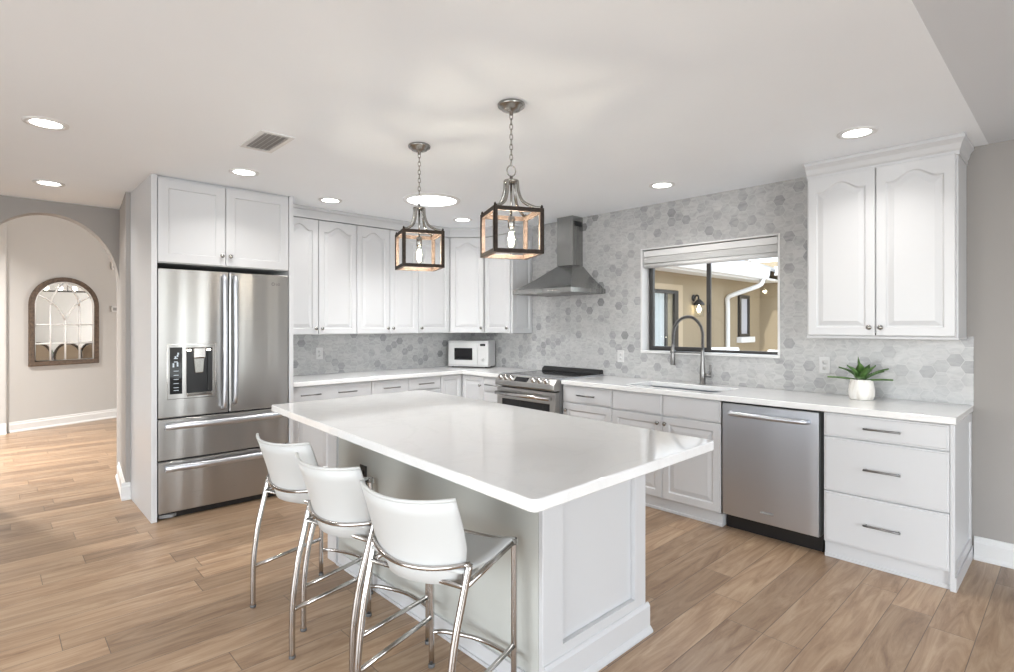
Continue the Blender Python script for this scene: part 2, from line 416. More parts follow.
# baseboards: profile stepped, with a shoe
def baseboard(name, L, loc, rz, h=.135):
    prof = [(0, 0), (-.030, 0), (-.030, .012), (-.018, .028), (-.018, h - .035), (-.011, h - .025), (-.011, h - .006), (-.006, h), (0, h)]
    mb = MB(); mb.prism(prof, lambda u, v, w_: (w_, u, v), 0, L)
    o = struct(name, mb, TRIM); o.location = loc; o.rotation_euler = (0, 0, rz); return o
baseboard('baseboard_right', ROOMX + .46, (-.46, WY, 0), 0)
baseboard('baseboard_hall', 3.4, HA, hang + 0)
o = bpy.data.objects['baseboard_hall']
baseboard('baseboard_hall_side', 2.6, (-9.53, -2.43, 0), PI / 2)
baseboard('baseboard_left', .862, (-6.15, .882, 0), -math.atan2(.08, .85))
baseboard('baseboard_left_end', .062, (-5.30, .772, 0), PI / 2)

# ------------------------------------------------------------------ window, blind and the patio outside
win = MB()
mb = MB(); mb.plate(WX0 - .004, WX1 + .004, WZ0, WZ1, (WX0 + .012, WX1 - .012, WZ0 + .012, WZ1 - .012), XZ, WY - .012, WY + .15)
win = struct('window_1', mb, TRIM)
FY = WY + .105
mb = MB(); mb.plate(WX0 + .012, WX1 - .012, WZ0 + .012, WZ1 - .012, (WX0 + .05, WX1 - .04, WZ0 + .042, WZ1 - .05), XZ, FY, FY + .035); mb.build('outer_frame', DARKF, win, bevel=.003)
xm = -2.178
mb = MB(); mb.plate(WX0 + .03, xm + .022, WZ0 + .03, WZ1 - .03, (WX0 + .062, xm - .014, WZ0 + .06, WZ1 - .06), XZ, FY - .022, FY - .001); mb.build('sliding_sash', DARKF, win, bevel=.003)
mb = MB(); mb.box(xm - .004, xm + .012, FY - .04, FY - .022, 1.5, 1.57); mb.build('sash_latch', BLACK, win, bevel=.003)
mb = MB(); mb.box(WX0 + .06, xm - .012, FY - .014, FY - .010, WZ0 + .058, WZ1 - .058); mb.build('pane', GLASS, win)
mb = MB(); mb.box(xm - .01, WX1 - .038, FY + .012, FY + .016, WZ0 + .04, WZ1 - .048); mb.build('pane', GLASS, win)
mb = MB(); mb.box(WX0 + .0, WX1 - .0, WY - .02, FY - .022, WZ0 + .0, WZ0 + .022); mb.build('sill', TRIM, win, bevel=.004)
# raised woven blind under a slim head rail
bl = thing('window_blind', 'grey white woven blind raised to the top of the sink window', 'blind', ((WX0 + WX1) / 2, WY + .03, 1.95))
wb = (WX1 - WX0) / 2 - .018
mb = MB(); mb.box(-wb, wb, -.03, .03, .06, .115); mb.build('head_rail', TRIM, bl, bevel=.004)
mb = MB()
for i in range(6):
    z = .056 - i * .009; mb.box(-wb, wb, -.028 - (i % 2) * .003, .026 + (i % 2) * .003, z - .0075, z)
mb.build('stacked_fabric', BLINDM, bl, bevel=.002)
mb = MB()
pr = [(.024 * math.cos(a_), .0 + .022 * math.sin(a_)) for a_ in [2 * PI * i / 14 for i in range(14)]]
mb.prism(pr, lambda u, v, w_: (w_, u - .004, v - .018), -wb, wb, True)
mb.build('rolled_bottom', BLINDM, bl)

# patio outside
mb = MB(); mb.box(-5.4, 14, WY + .16, 24, -.25, -.08); struct('ground_patio', mb, CONC)
PX = -5.40
mb = MB(); mb.box(PX - .15, PX, WY + .16, 13.6, -.1, 2.9); struct('wall_patio_left', mb, STUC)
mb = MB(); mb.box(PX - .15, 6, 13.5, 13.7, -.1, 2.9); struct('wall_patio_far', mb, STUC)
mb = MB(); mb.box(PX, PX + .55, WY + .5, 13.5, 2.40, 2.44)
mb.box(PX + .50, PX + .555, WY + .5, 12.4, 2.36, 2.62)
struct('trim_eave', mb, EAVE)
mb = MB(); mb.box(PX + .55, 6, 12.95, 13.5, 2.55, 2.60); mb.box(PX + .55, 6, 12.92, 12.96, 2.52, 2.72); struct('trim_far_eave', mb, EAVE)
# roof slopes above the eaves
mb = MB(); mb.prism([(PX + .58, 2.60), (PX - 3, 4.0), (PX - 3, 4.05), (PX + .58, 2.66)], XZ, WY + .5, 13.5); struct('roof_patio', mb, GREYP)
# gutter with downspout
g = thing('rain_gutter', 'white metal gutter and downspout at the end of the tan patio eave', 'gutter', (PX + .56, 0, 0))
mb = MB()
pr = [(0, 2.63), (0, 2.40), (.04, 2.385), (.085, 2.395), (.115, 2.48), (.125, 2.60), (.125, 2.63)]
mb.prism(pr, XZ, WY + .55, 12.35); mb.build('gutter', EAVE, g)
mb = MB()
dp = [(.06, 12.12, 2.42), (.06, 12.1, 2.34), (.0, 12.02, 2.24), (-.36, 11.72, 2.07), (-.50, 11.65, 1.98), (-.50, 11.65, 1.7), (-.50, 11.65, -.05)]
mb.tube(smooth_path(dp, 5), .048, 8); mb.build('downspout', EAVE, g)
# patio door, with its dark frame, curtain and trim
dr = MB(); dr.plate(7.3, 9.78, -.08, 2.17, (7.45, 9.60, -.079, 2.06), YZ, PX, PX + .03)
d1 = struct('door_1', dr, paint('tan_door_trim', (.52, .42, .29), .8, 60, .1))
mb = MB(); mb.plate(7.47, 9.585, -.05, 2.05, (7.53, 9.44, 0, 1.99), YZ, PX + .005, PX + .05); mb.build('door_frame', DARKF, d1, bevel=.004)
mb = MB(); mb.box(PX + .005, PX + .05, 9.12, 9.19, 0, 1.99); mb.build('door_stile', DARKF, d1)
mb = MB()
prof = [(7.5 + i * .022, .025 * math.sin(i * 1.05)) for i in range(76)]
mb.rings([[(PX + .012 + q * .3, y, z) for y, q in prof] for z in (0, 1.99)], closed=False); mb.build('curtain', CURT, d1)
mb = MB(); mb.box(PX + .032, PX + .036, 7.5, 9.46, -.02, 2.01); mb.build('pane', GLASS, d1)
# narrow patio window
mb = MB(); mb.plate(12.28, 12.82, 1.12, 2.08, (12.37, 12.74, 1.2, 2.0), YZ, PX, PX + .05); w2 = struct('window_2', mb, DARKF)
mb = MB(); mb.box(PX + .01, PX + .02, 12.36, 12.75, 1.19, 2.01); mb.build('pane', mat('pale_curtained_pane', (.55, .56, .62), .2), w2)
mb = MB(); mb.box(PX, PX + .12, 12.22, 12.95, 1.0, 1.13); mb.build('sill', EAVE, w2, bevel=.01)
# wall lantern
sc_ = thing('wall_lantern', 'bronze outdoor wall lantern with seeded glass on the tan patio wall', 'wall lamp', (PX, 10.25, 1.72))
mb = MB(); mb.lathe([(0, 0), (.07, 0), (.07, .015), (.05, .03), (0, .035)], 16, (0, 0, .22), 'x'); mb.build('back_plate', DARKF, sc_)
mb = MB(); mb.tube(smooth_path([(.02, 0, .22), (.07, 0, .27), (.11, 0, .24), (.11, 0, .13)], 5), .018, 8); mb.build('arm', DARKF, sc_)
mb = MB(); mb.lathe([(.03, .19), (.05, .17), (.105, .11), (.11, .08), (.105, .075), (0, .08)], 18, (.12, 0, 0)); mb.build('cap', DARKF, sc_)
mb = MB(); mb.lathe([(.10, .08), (.105, -.03), (.09, -.16), (.085, -.16), (.10, -.03), (.095, .08)], 18, (.12, 0, 0)); mb.build('glass_shade', JARG, sc_)
mb = MB(); mb.lathe([(.012, .08), (.016, .05), (.04, 0), (.03, -.05), (0, -.07)], 14, (.12, 0, 0)); mb.build('bulb', BULBW, sc_)
sc2 = thing('wall_light', 'small lit light on the far tan patio wall', 'wall lamp', (-4.66, 13.5, 2.0))
mb = MB(); mb.box(-.05, .05, -.03, 0, -.12, .14); mb.build('back_plate', EAVE, sc2, bevel=.01)
mb = MB(); mb.lathe([(0, -.10), (.035, -.09), (.04, 0), (.035, .09), (0, .1)], 12, (0, -.06, 0)); mb.build('bulb', BULBW, sc2)
# patio chairs (only their white tops reach above the sill)
def patio_chair(x, y, rz, label):
    r = thing('patio_chair', label, 'chair', (x, y, -.08), rz, 'white patio chairs outside the window')
    mb = MB(); mb.box(-.3, .3, -.3, .3, .36, .46); mb.build('seat', CUSH, r, bevel=.03)
    mb = MB(); mb.M = Matrix.Translation((0, .3, .4)) @ Matrix.Rotation(-.25, 4, 'X'); mb.box(-.3, .3, -.05, .05, .0, .66); mb.build('backrest', CUSH, r, bevel=.04, seg=3)
    for sx_ in (-1, 1):
        for sy in (-1, 1):
            mb = MB(); mb.tube([(sx_ * .26, sy * .26, 0), (sx_ * .26, sy * .26, .37)], .018, 8); mb.build('leg', EAVE, r)
patio_chair(-4.52, 10.2, .9, 'white patio chair behind the sill, directly below the downspout')
patio_chair(-3.75, 9.6, -.3, 'white patio chair behind the sill at the right end of the sink window')

# ------------------------------------------------------------------ cabinet parts
def door_rings(mb, x0, x1, z0, z1, arch, frame=.058, th=.02, raised=True, n=17):
    """Panel front facing local -y: front plane y = 0, back y = th."""
    def rect(e):
        xa, xb, za, zb = x0 + e, x1 - e, z0 + e, z1 - e
        r = [(xa, za), (xb, za)]
        for i in range(n): r.append((xb + (xa - xb) * i / (n - 1), zb))
        return r
    def inner(e, a):
        xa, xb, za, zb = x0 + e, x1 - e, z0 + e, z1 - e
        r = [(xa, za), (xb, za)]
        for i in range(n):
            u = i / (n - 1); q = min(1, max(0, (u - .12) / .76)); h = (.5 - .5 * math.cos(2 * PI * q)) ** .75 if 0 < q < 1 else 0
            r.append((xb + (xa - xb) * u, zb - a + a * h))
        return r
    P = lambda r, y: [(u, y, v) for u, v in r]
    R = [P(rect(0), th), P(rect(0), .004), P(rect(.004), 0)]
    if raised:
        R += [P(inner(frame - .008, arch), 0), P(inner(frame, arch), .009), P(inner(frame + .006, arch), .009), P(inner(frame + .034, arch), .002)]
    else:
        R += [P(inner(frame, arch), 0), P(inner(frame + .004, arch), .008)]
    mb.rings(R, True, True, True, smooth=False)
    return mb
def slab_front(mb, x0, x1, z0, z1, th=.02, lip=.012):
    P = lambda e, y: [(x0 + e, y, z0 + e), (x1 - e, y, z0 + e), (x1 - e, y, z1 - e), (x0 + e, y, z1 - e)]
    mb.rings([P(0, th), P(0, .007), P(.002, .005), P(lip - .003, .005), P(lip, 0)], True, True, True, smooth=False); return mb
def pull(parent, x, z, L=.178):
    mb = MB(); mb.tube([(x - L / 2, -.028, z), (x + L / 2, -.028, z)], .0062, 10)
    for s in (-1, 1): mb.tube([(x + s * (L / 2 - .012), 0, z), (x + s * (L / 2 - .012), -.028, z)], .0045, 8)
    return mb.build('pull_handle', PULLM, parent)
def knob(parent, x, z):
    mb = MB(); mb.lathe([(.006, 0), (.005, -.012), (.009, -.016), (.0155, -.021), (.0155, -.027), (.011, -.031), (0, -.032)], 16, (x, 0, z), 'y')
    return mb.build('knob', NICKEL, parent)
def upper(label, x, y, rz, wd, z0, z1, doors, depth=.33, group='white upper cabinets', fascia=True, end_panel=None):
    r = thing('upper_cabinet', label, 'cabinet', (x, y, z0), rz, group)
    h = z1 - z0
    mb = MB(); mb.box(0, wd, .0205, depth, 0, h); mb.build('carcass', CAB, r, bevel=.002)
    for (a, b_, kx) in doors:
        d = door_rings(MB(), a + .0025, b_ - .0025, .004, h - .004, .052 if b_ - a > .3 else .04, frame=min(.058, (b_ - a) * .19)).build('door', CAB, r)
        if kx is not None: knob(d, kx, .055)
    return r

# fitted fascia over the back uppers, up to the ceiling
UZ0, UZ1 = 1.312, 2.365
uf = -4.83
ubacks = [1.962, 2.197, 2.582, 2.947, 3.291, 3.705]
G = 'white cathedral arch upper cabinets along the back wall'
def ub(label, i, j, knobs):
    y0 = ubacks[i]
    if i == 0: y0 = 1.845
    doors = []
    for k in range(i, j):
        a_ = (ubacks[k] if k else 1.845) - y0; b_ = ubacks[k + 1] - y0
        kx = None if knobs[k - i] is None else (b_ - .03 if knobs[k - i] == 'r' else a_ + .03)
        doors.append((a_, b_, kx))
    return upper(label, uf, y0, PI / 2, ubacks[j] - y0, UZ0, UZ1, doors, .345, G)
ub('two door white upper cabinet next to the fridge panel', 0, 2, ['r', 'l'])
ub('two door white upper cabinet behind the far lantern, second from the fridge', 2, 4, ['r', 'l'])
c3_ = ub('single door white upper cabinet just left of the angled corner cabinet', 4, 5, ['l'])
# angled corner cabinet: front from (-4.825,3.705) to (-4.56,3.97)
r = thing('corner_cabinet', 'angled white corner upper cabinet above the microwave', 'cabinet', (-4.83, 3.705, UZ0), 0, None)
hU = UZ1 - UZ0
dx = -4.56 + 4.83; dy = 3.97 - 3.705; Lc = math.hypot(dx, dy); ac = math.atan2(dy, dx)
nv = (-math.sin(ac), math.cos(ac))
ins = .0205
mb = MB(); mb.prism([(nv[0] * ins, nv[1] * ins), (dx + nv[0] * ins, dy + nv[1] * ins), (dx, WY - .012 - 3.705), (BX + .012 + 4.83, WY - .012 - 3.705), (BX + .012 + 4.83, 0.002)], XY, 0, hU); mb.build('carcass', CAB, r)
mb = MB(); mb.M = Matrix.Rotation(ac, 4, 'Z'); door_rings(mb, .004, Lc - .004, .004, hU - .004, .05)
d = mb.build('door', CAB, r)
mb = MB(); mb.M = Matrix.Rotation(ac, 4, 'Z'); mb.lathe([(.006, 0), (.005, -.012), (.009, -.016), (.0155, -.021), (.0155, -.027), (.011, -.031), (0, -.032)], 16, (Lc - .034, 0, .055), 'y'); mb.build('knob', NICKEL, d)
# right of the corner on the window wall, with a decorative end panel
r = upper('single door white upper cabinet with panelled end beside the range hood', -4.556, 3.97, 0, .406, UZ0, UZ1, [(0, .406, .376)], .318, None)
mb = MB(); mb.M = Matrix.Translation((.426, .0205, 0)) @ Matrix.Rotation(PI / 2, 4, 'Z'); door_rings(mb, .0, .297, 0, hU, .0, frame=.05); mb.build('end_panel', CAB, r)
# fascia and crown strip closing the gap up to the ceiling
fas = [(uf, 1.845), (uf, 3.705), (-4.56, 3.97), (-4.13, 3.97), (-4.13, WY - .01)]
mb = MB()
off = .004
inn = [(BX + .01, 1.845), (BX + .01, WY - .01)]
poly = [(-4.83 + off, 1.845), (-4.83 + off, 3.70), (-4.56, 3.97 - off), (-4.128, 3.97 - off), (-4.128, WY - .01), (BX + .01, WY - .01), (BX + .01, 1.845)]
mb.prism(poly, XY, UZ1 + .002, CZ - .001)
poly2 = [(-4.83 + .02, 1.845), (-4.83 + .02, 3.69), (-4.55, 3.97 - .02), (-4.112, 3.97 - .02), (-4.112, WY - .01), (-4.2, WY - .01), (-4.2, 4.0), (-4.6, 4.0), (-4.87, 3.75), (-4.87, 1.845)]
mb.prism(poly2, XY, CZ - .030, CZ - .002)
struct('trim_1', mb, CAB)

# right upper cabinet with crown
RZ0, RZ1 = 1.330, 2.375
r = upper('tall two door white upper cabinet right of the sink window, with crown molding', -1.283, 3.965, 0, .788, RZ0, RZ1, [(.008, .393, .363), (.393, .780, .423)], .327, None)
hR = RZ1 - RZ0
mb = MB()
prof = [(0, -.012), (-.010, -.012), (-.010, .012), (-.02, .022), (-.032, .05), (-.05, .066), (-.058, .072), (-.058, CZ - RZ1 - .002), (0, CZ - RZ1 - .002)]
# front run and right return of the crown, mitred
P0 = [(0, .021 + q, hR + z) for q, z in prof]
P1 = [(.788 - q * .6, .021 + q, hR + z) for q, z in prof]
P2 = [(.788 - q * .6, .325, hR + z) for q, z in prof]
mb.rings([P0, P1, P2], True, True, True, smooth=False)
mb.build('crown_molding', CAB, r)
mb = MB(); mb.box(-.002, .790, .018, .3265, -.016, .0); mb.build('light_rail', CAB, r, bevel=.003)
mb = MB(); mb.lathe([(0, 0), (.007, 0), (.006, -.008), (0, -.009)], 10, (.393, .012, .014), 'y'); mb.build('catch', BLACK, r)

# ------------------------------------------------------------------ base cabinets
def base(label, x, y, rz, wd, fronts, depth=.58, group=None, name='base_cabinet', plinth=True, top=CB - .004, toe=.03, pz=.09):
    r = thing(name, label, 'cabinet', (x, y, 0), rz, group)
    mb = MB(); mb.box(.0015, wd - .0015, .0205, depth, pz, top); mb.build('carcass', CAB, r)
    if plinth:
        mb = MB(); mb.box(.001, wd - .001, toe, depth - .05, 0, pz - .001); mb.box(.001, wd - .001, toe - .008, toe + .01, 0, .02); mb.build('plinth', CAB, r, bevel=.002)
    for fr in fronts:
        k, a, b_, z0, z1, hs_ = fr
        if k == 'drawer':
            o = slab_front(MB(), a + .002, b_ - .002, z0, z1).build('drawer_front', CAB, r)
            for hx in hs_: pull(o, hx, (z0 + z1) / 2 if z1 - z0 < .2 else (z0 + z1) / 2 + .0)
        elif k == 'false':
            slab_front(MB(), a + .002, b_ - .002, z0, z1).build('false_front', CAB, r)
        else:
            o = door_rings(MB(), a + .002, b_ - .002, z0, z1, 0, frame=min(.062, (b_ - a) * .2)).build('door', CAB, r)
            for hx, hz in hs_: knob(o, hx, hz)
    return r
ZT = CB - .008
DZ = .732
bb = [1.845, 2.599, 3.005, 3.394, 3.706]
BFX = -4.575
GB = 'white base cabinets along the back wall'
base('wide white base cabinet beside the fridge, two pulls on one drawer', BFX, bb[0], PI / 2, bb[1] - bb[0],
     [('drawer', 0, bb[1] - bb[0], DZ, ZT, (.16, .50)), ('door', 0, .377, .10, DZ - .006, [(.34, .66)]), ('door', .377, .754, .10, DZ - .006, [(.41, .66)])], group=GB)
base('one pull white base cabinet, second from the fridge along the back wall', BFX, bb[1], PI / 2, bb[2] - bb[1],
     [('drawer', 0, bb[2] - bb[1], DZ, ZT, (.203,)), ('door', 0, bb[2] - bb[1], .10, DZ - .006, [(.37, .66)])], group=GB)
base('one pull white base cabinet next to the corner on the back wall', BFX, bb[2], PI / 2, bb[3] - bb[2],
     [('drawer', 0, bb[3] - bb[2], DZ + .02, ZT, (.195,)), ('door', 0, bb[3] - bb[2], .10, DZ + .014, [(.35, .66)])], group=GB)
# corner base with two doors folding around the inside corner
r = thing('corner_base_cabinet', 'inside corner base cabinet with two folding white doors below the microwave', 'cabinet', (BFX, bb[3], 0))
Lb = 3.67 - bb[3]
mb = MB(); mb.prism([(-.0205, .0015), (-.0205, Lb + .0205), (.352, Lb + .0205), (.352, WY - .01 - bb[3]), (BX + .01 - BFX, WY - .01 - bb[3]), (BX + .01 - BFX, .0015)], XY, .09, CB - .004); mb.build('carcass', CAB, r)
mb = MB(); mb.M = Matrix.Rotation(PI / 2, 4, 'Z'); door_rings(mb, .002, Lb - .004, .10, ZT, 0, frame=.05); mb.build('door', CAB, r)
mb = MB(); mb.M = Matrix.Translation((0, Lb, 0)); door_rings(mb, .006, .348, .10, ZT, 0, frame=.055); d = mb.build('door', CAB, r)
kn = knob(d, 0, 0); kn.location = (.31, Lb, ZT - .09)
mb = MB(); mb.box(-.3, -.04, 0, Lb + .03, 0, .089); mb.box(-.3, .352, Lb + .03, Lb + .3, 0, .089); mb.build('plinth', CAB, r)
XL = -4.223
base('narrow white drawer cabinet wedged between the corner and the left of the range', XL, 3.67, 0, -3.955 - XL,
     [('drawer', 0, -3.955 - XL, .722, ZT, (.134,)), ('drawer', 0, -3.955 - XL, .41, .716, (.134,)), ('drawer', 0, -3.955 - XL, .10, .404, (.134,))], depth=.61)
base('white drawer and door base cabinet just right of the range', -3.165, 3.67, 0, .522,
     [('drawer', 0, .522, .727, ZT, (.27,)), ('door', 0, .522, .10, .72, [(.05, .66)])], depth=.61)
# sink base is open on top for the bowl
r = thing('sink_base_cabinet', 'white sink cabinet with two false fronts and two knobbed doors', 'cabinet', (-2.641, 3.67, 0))
wS = .911
mb = MB(); mb.box(.0015, .02, .0205, .6, .09, CB - .004); mb.box(wS - .02, wS - .0015, .0205, .6, .09, CB - .004); mb.box(.0015, wS - .0015, .0205, .04, .09, CB - .004); mb.box(.02, wS - .02, .04, .6, .09, .11); mb.box(.02, wS - .02, .59, .61, .11, CB - .004); mb.build('carcass', CAB, r)
mb = MB(); mb.box(.001, wS - .001, .03, .5, 0, .089); mb.box(.001, wS - .001, .022, .04, 0, .02); mb.build('plinth', CAB, r, bevel=.002)
for a_, b_ in ((0, .455), (.455, wS)):
    slab_front(MB(), a_ + .002, b_ - .002, .722, ZT).build('false_front', CAB, r)
    d = door_rings(MB(), a_ + .002, b_ - .002, .10, .715, 0, frame=.062).build('door', CAB, r)
    knob(d, .425 if a_ == 0 else .487, .665)
# dishwasher
r = thing('dishwasher', 'stainless steel dishwasher with bar handle between sink cabinet and drawers', 'dishwasher', (-1.722, 3.662, 0))
wd = .614
mb = MB(); mb.box(.006, wd - .006, .03, .60, .105, CB - .006); mb.build('tub', GREYP, r)
mb = MB(); mb.box(.006, wd - .006, 0, .029, .108, CB - .014); mb.build('door', STEELD, r, bevel=.004)
mb = MB(); mb.box(.004, wd - .004, .075, .60, .0, .1); mb.build('toe_kick', BLACK, r)
mb = MB(); mb.tube(smooth_path([(.065, 0, .805), (.075, -.035, .805), (.12, -.046, .805), (wd / 2, -.052, .805), (wd - .12, -.046, .805), (wd - .075, -.035, .805), (wd - .065, 0, .805)], 6), .016, 12); mb.build('bar_handle', STEELD, r)
mb = MB(); mb.box(.265, .345, -.003, .0, .172, .186); mb.build('badge', GREYP, r, bevel=.001)
mb = MB(); mb.box(.004, wd - .004, .004, .03, CB - .012, CB - .004); mb.build('control_strip', BLACK, r)
# three drawer cabinet with panelled end
r = base('white three drawer base cabinet at the right end of the worktop', -1.092, 3.67, 0, .602,
         [('drawer', 0, .602, .735, ZT, (.302,)), ('drawer', 0, .602, .408, .729, (.302,)), ('drawer', 0, .602, .098, .402, (.302,))], depth=.62)
mb = MB(); mb.M = Matrix.Translation((.622, .0, 0)) @ Matrix.Rotation(PI / 2, 4, 'Z'); door_rings(mb, .004, .628, .075, CB - .004, 0, frame=.05, raised=False)
mb.box(.004, .628, -.006, .02, .0, .075); mb.build('end_panel', CAB, r)

# ------------------------------------------------------------------ worktops
mb = MB()
SX0, SX1, SY0, SY1 = -2.565, -1.815, 3.765, 4.135
mb.plate(-3.160, -.462, 3.645, WY - .009, (SX0, SX1, SY0, SY1), XY, CB, CT)
tag(mb.build('worktop', QUARTZ, None, bevel=.005, seg=3), 'long white quartz worktop with sink cutout under the window', 'countertop')
mb = MB()
mb.prism([(-4.550, 1.85), (-4.550, 3.645), (-3.950, 3.645), (-3.950, WY - .009), (BX + .009, WY - .009), (BX + .009, 1.85)], XY, CB, CT)
tag(mb.build('worktop', QUARTZ, None, bevel=.005, seg=3), 'white quartz corner worktop carrying the microwave, from fridge panel to range', 'countertop')
# sink
r = thing('sink', 'undermount stainless sink bowl below the window', 'sink', ((SX0 + SX1) / 2, (SY0 + SY1) / 2, CB))
a_, b_ = (SX1 - SX0) / 2 + .006, (SY1 - SY0) / 2 + .006
mb = MB()
def rr(a, b, z, rad=.03):
    out = []
    for (cx_, cy_, s0) in ((a - rad, b - rad, 0), (-a + rad, b - rad, 1), (-a + rad, -b + rad, 2), (a - rad, -b + rad, 3)):
        for k in range(5):
            th_ = s0 * PI / 2 + k * PI / 8; out.append((cx_ + rad * math.cos(th_), cy_ + rad * math.sin(th_), z))
    return out
mb.rings([rr(a_ + .008, b_ + .008, -.001), rr(a_, b_, -.001), rr(a_ - .002, b_ - .002, -.21), rr(a_ - .03, b_ - .03, -.225)], True, False, True)
mb.build('bowl', STEELD, r)
mb = MB(); mb.lathe([(.045, -.224), (.045, -.221), (.03, -.222), (0, -.2225)], 20); mb.build('drain', CHROME, r)
# faucet: base post, coil arch, spray head, side lever
r = thing('faucet', 'tall spring coil kitchen faucet arching over the sink', 'faucet', (-2.135, 4.205, CT))
mb = MB(); mb.lathe([(.028, 0), (.028, .006), (.023, .012), (.022, .10), (.017, .16), (.014, .27), (.012, .285), (0, .286)], 20); mb.build('post', GUN, r)
arch = smooth_path([(0, 0, .28), (0, 0, .36), (0, -.0, .42), (-.022, 0, .485), (-.09, -.0, .545), (-.18, -.0, .538), (-.245, -.0, .475), (-.265, -.0, .39), (-.267, -.0, .29)], 8)
mb = MB(); mb.tube(arch, .0075, 10); mb.build('hose', LEADC, r)
mb = MB()
# spring coil wound around the hose
L = [0]
for p, q in zip(arch, arch[1:]): L.append(L[-1] + (q - p).length)
tot = L[-1]; turns = 58; coil = []
for k in range(turns * 8 + 1):
    s = tot * k / (turns * 8)
    i = max(j for j in range(len(L)) if L[j] <= s + 1e-9); i = min(i, len(arch) - 2)
    f_ = (s - L[i]) / max(1e-9, L[i + 1] - L[i]); p = arch[i].lerp(arch[i + 1], f_); tg = (arch[i + 1] - arch[i]).normalized()
    bn = Vector((0, 1, 0)); nn = bn.cross(tg).normalized(); an = 2 * PI * k / 8
    coil.append(p + (nn * math.cos(an) + bn * math.sin(an)) * .0125)
mb.tube(coil, .003, 5); mb.build('spring', GUN, r)
mb = MB(); mb.lathe([(.010, .32), (.014, .30), (.017, .22), (.021, .15), (.019, .145), (0, .145)], 16, (-.267, 0, 0)); mb.build('spray_head', GUN, r)
mb = MB(); mb.tube([(0, 0, .255), (-.255, 0, .255)], .006, 8); mb.lathe([(.022, .245), (.022, .268)], 16, (-.267, 0, 0)); mb.build('docking_arm', GUN, r)
mb = MB(); mb.lathe([(0, 0), (.016, 0), (.016, .058), (0, .06)], 14, (.012, 0, .075), 'x'); mb.tube([(.062, 0, .075), (.070, -.004, .11), (.071, -.008, .165)], .0085, 8); mb.build('lever', GUN, r)

# ------------------------------------------------------------------ fridge in its surround
FX = -4.53; FY0, FY1 = .877, 1.800
r = thing('fridge_cabinet', 'tall white fridge surround with two square panel doors above the fridge', 'cabinet', (FX, .835, 0), PI / 2)
wF = 1.848 - .835; dF = FX - (BX + .003)
mb = MB(); mb.box(0, .036, .0, .77, 0, CZ - .002); mb.build('side_panel', CAB, r, bevel=.002)
mb = MB(); mb.box(wF - .04, wF - .004, .0, dF, 0, CZ - .002); mb.build('side_panel', CAB, r, bevel=.002)
mb = MB(); mb.box(.037, wF - .041, .0225, dF, 1.846, CZ - .003); mb.build('carcass', CAB, r)
mx = 1.323 - .835
for a_, b_, kx in ((.0385, mx, mx - .03), (mx, wF - .0425, mx + .03)):
    d = door_rings(MB(), a_ + .002, b_ - .002, 1.850, CZ - .02, 0, frame=.066, raised=False).build('door', CAB, r)
    knob(d, kx, 1.925)
r = thing('refrigerator', 'stainless french door refrigerator with water dispenser in left door', 'refrigerator', (FX, FY0, 0), PI / 2)
W = FY1 - FY0
mb = MB(); mb.box(.006, W - .006, .062, dF, .02, 1.80); mb.build('body', GREYP, r)
mb = MB(); mb.box(.02, W - .02, .03, .1, .004, .052); mb.build('toe_grille', BLACK, r)
mb = MB(); mb.prism([(.01, .03), (.09, .0), (.12, .03), (.12, .06), (.01, .06)], XY, .012, .034); mb.build('hinge_foot', GREYP, r)
z0, z1 = .732, 1.806
hxl = .4635
# left door, with the dispenser niche cut through
DX0, DX1, DZ0, DZ1 = .178, .352, .885, 1.232
mb = MB(); mb.plate(0, hxl, z0, z1, (DX0, DX1, DZ0, DZ1), XZ, 0, .058); dl = mb.build('left_door', STEEL, r, bevel=.006, seg=3)
mb = MB(); mb.box(hxl + .008, W, 0, .058, z0, z1); drr = mb.build('right_door', STEEL, r, bevel=.008, seg=3)
mb = MB(); mb.box(0, W, 0, .058, .428, z0 - .012); d1_ = mb.build('freezer_drawer', STEEL, r, bevel=.006, seg=3)
mb = MB(); mb.box(0, W, 0, .058, .048, .416); d2_ = mb.build('freezer_drawer', STEEL, r, bevel=.006, seg=3)
mb = MB(); mb.box(.004, W - .004, .03, .06, .05, 1.8); mb.build('gasket', BLACK, r)
def bow(parent, p0, p1, out, r_=.0165):
    p0 = Vector(p0); p1 = Vector(p1); ds = p1 - p0; o_ = Vector((0, -1, 0))
    pts = [p0, p0 + o_ * out * .75 + ds * .02]
    for k in range(1, 8): tt = k / 8; pts.append(p0 + ds * tt + o_ * (out * (.85 + .35 * math.sin(PI * tt))))
    pts += [p1 + o_ * out * .75 - ds * .02, p1]
    MBx = MB(); MBx.tube(smooth_path(pts, 4), r_, 12); return MBx.build('handle', STEELD, parent)
bow(dl, (hxl - .034, 0, .77), (hxl - .034, 0, 1.772), .042)
bow(drr, (hxl + .042, 0, .80), (hxl + .042, 0, 1.772), .042)
def bar(parent, z):
    pts = []
    for k in range(13):
        tt = k / 12; pts.append((.04 + (W - .08) * tt, -.03 - .025 * math.sin(PI * tt), z))
    mb = MB(); mb.rings([[(p[0], p[1] + .012 * a__, p[2] + .023 * b__) for a__, b__ in ((-1, -.7), (-1, .5), (-.2, 1), (1, 1), (1, -1), (-.2, -1))] for p in pts], True, True, True)
    for s in (.06, W - .06): mb.box(s - .012, s + .012, -.03, 0, z - .012, z + .012)
    mb.build('handle', STEELD, parent)
bar(d1_, .672); bar(d2_, .372)
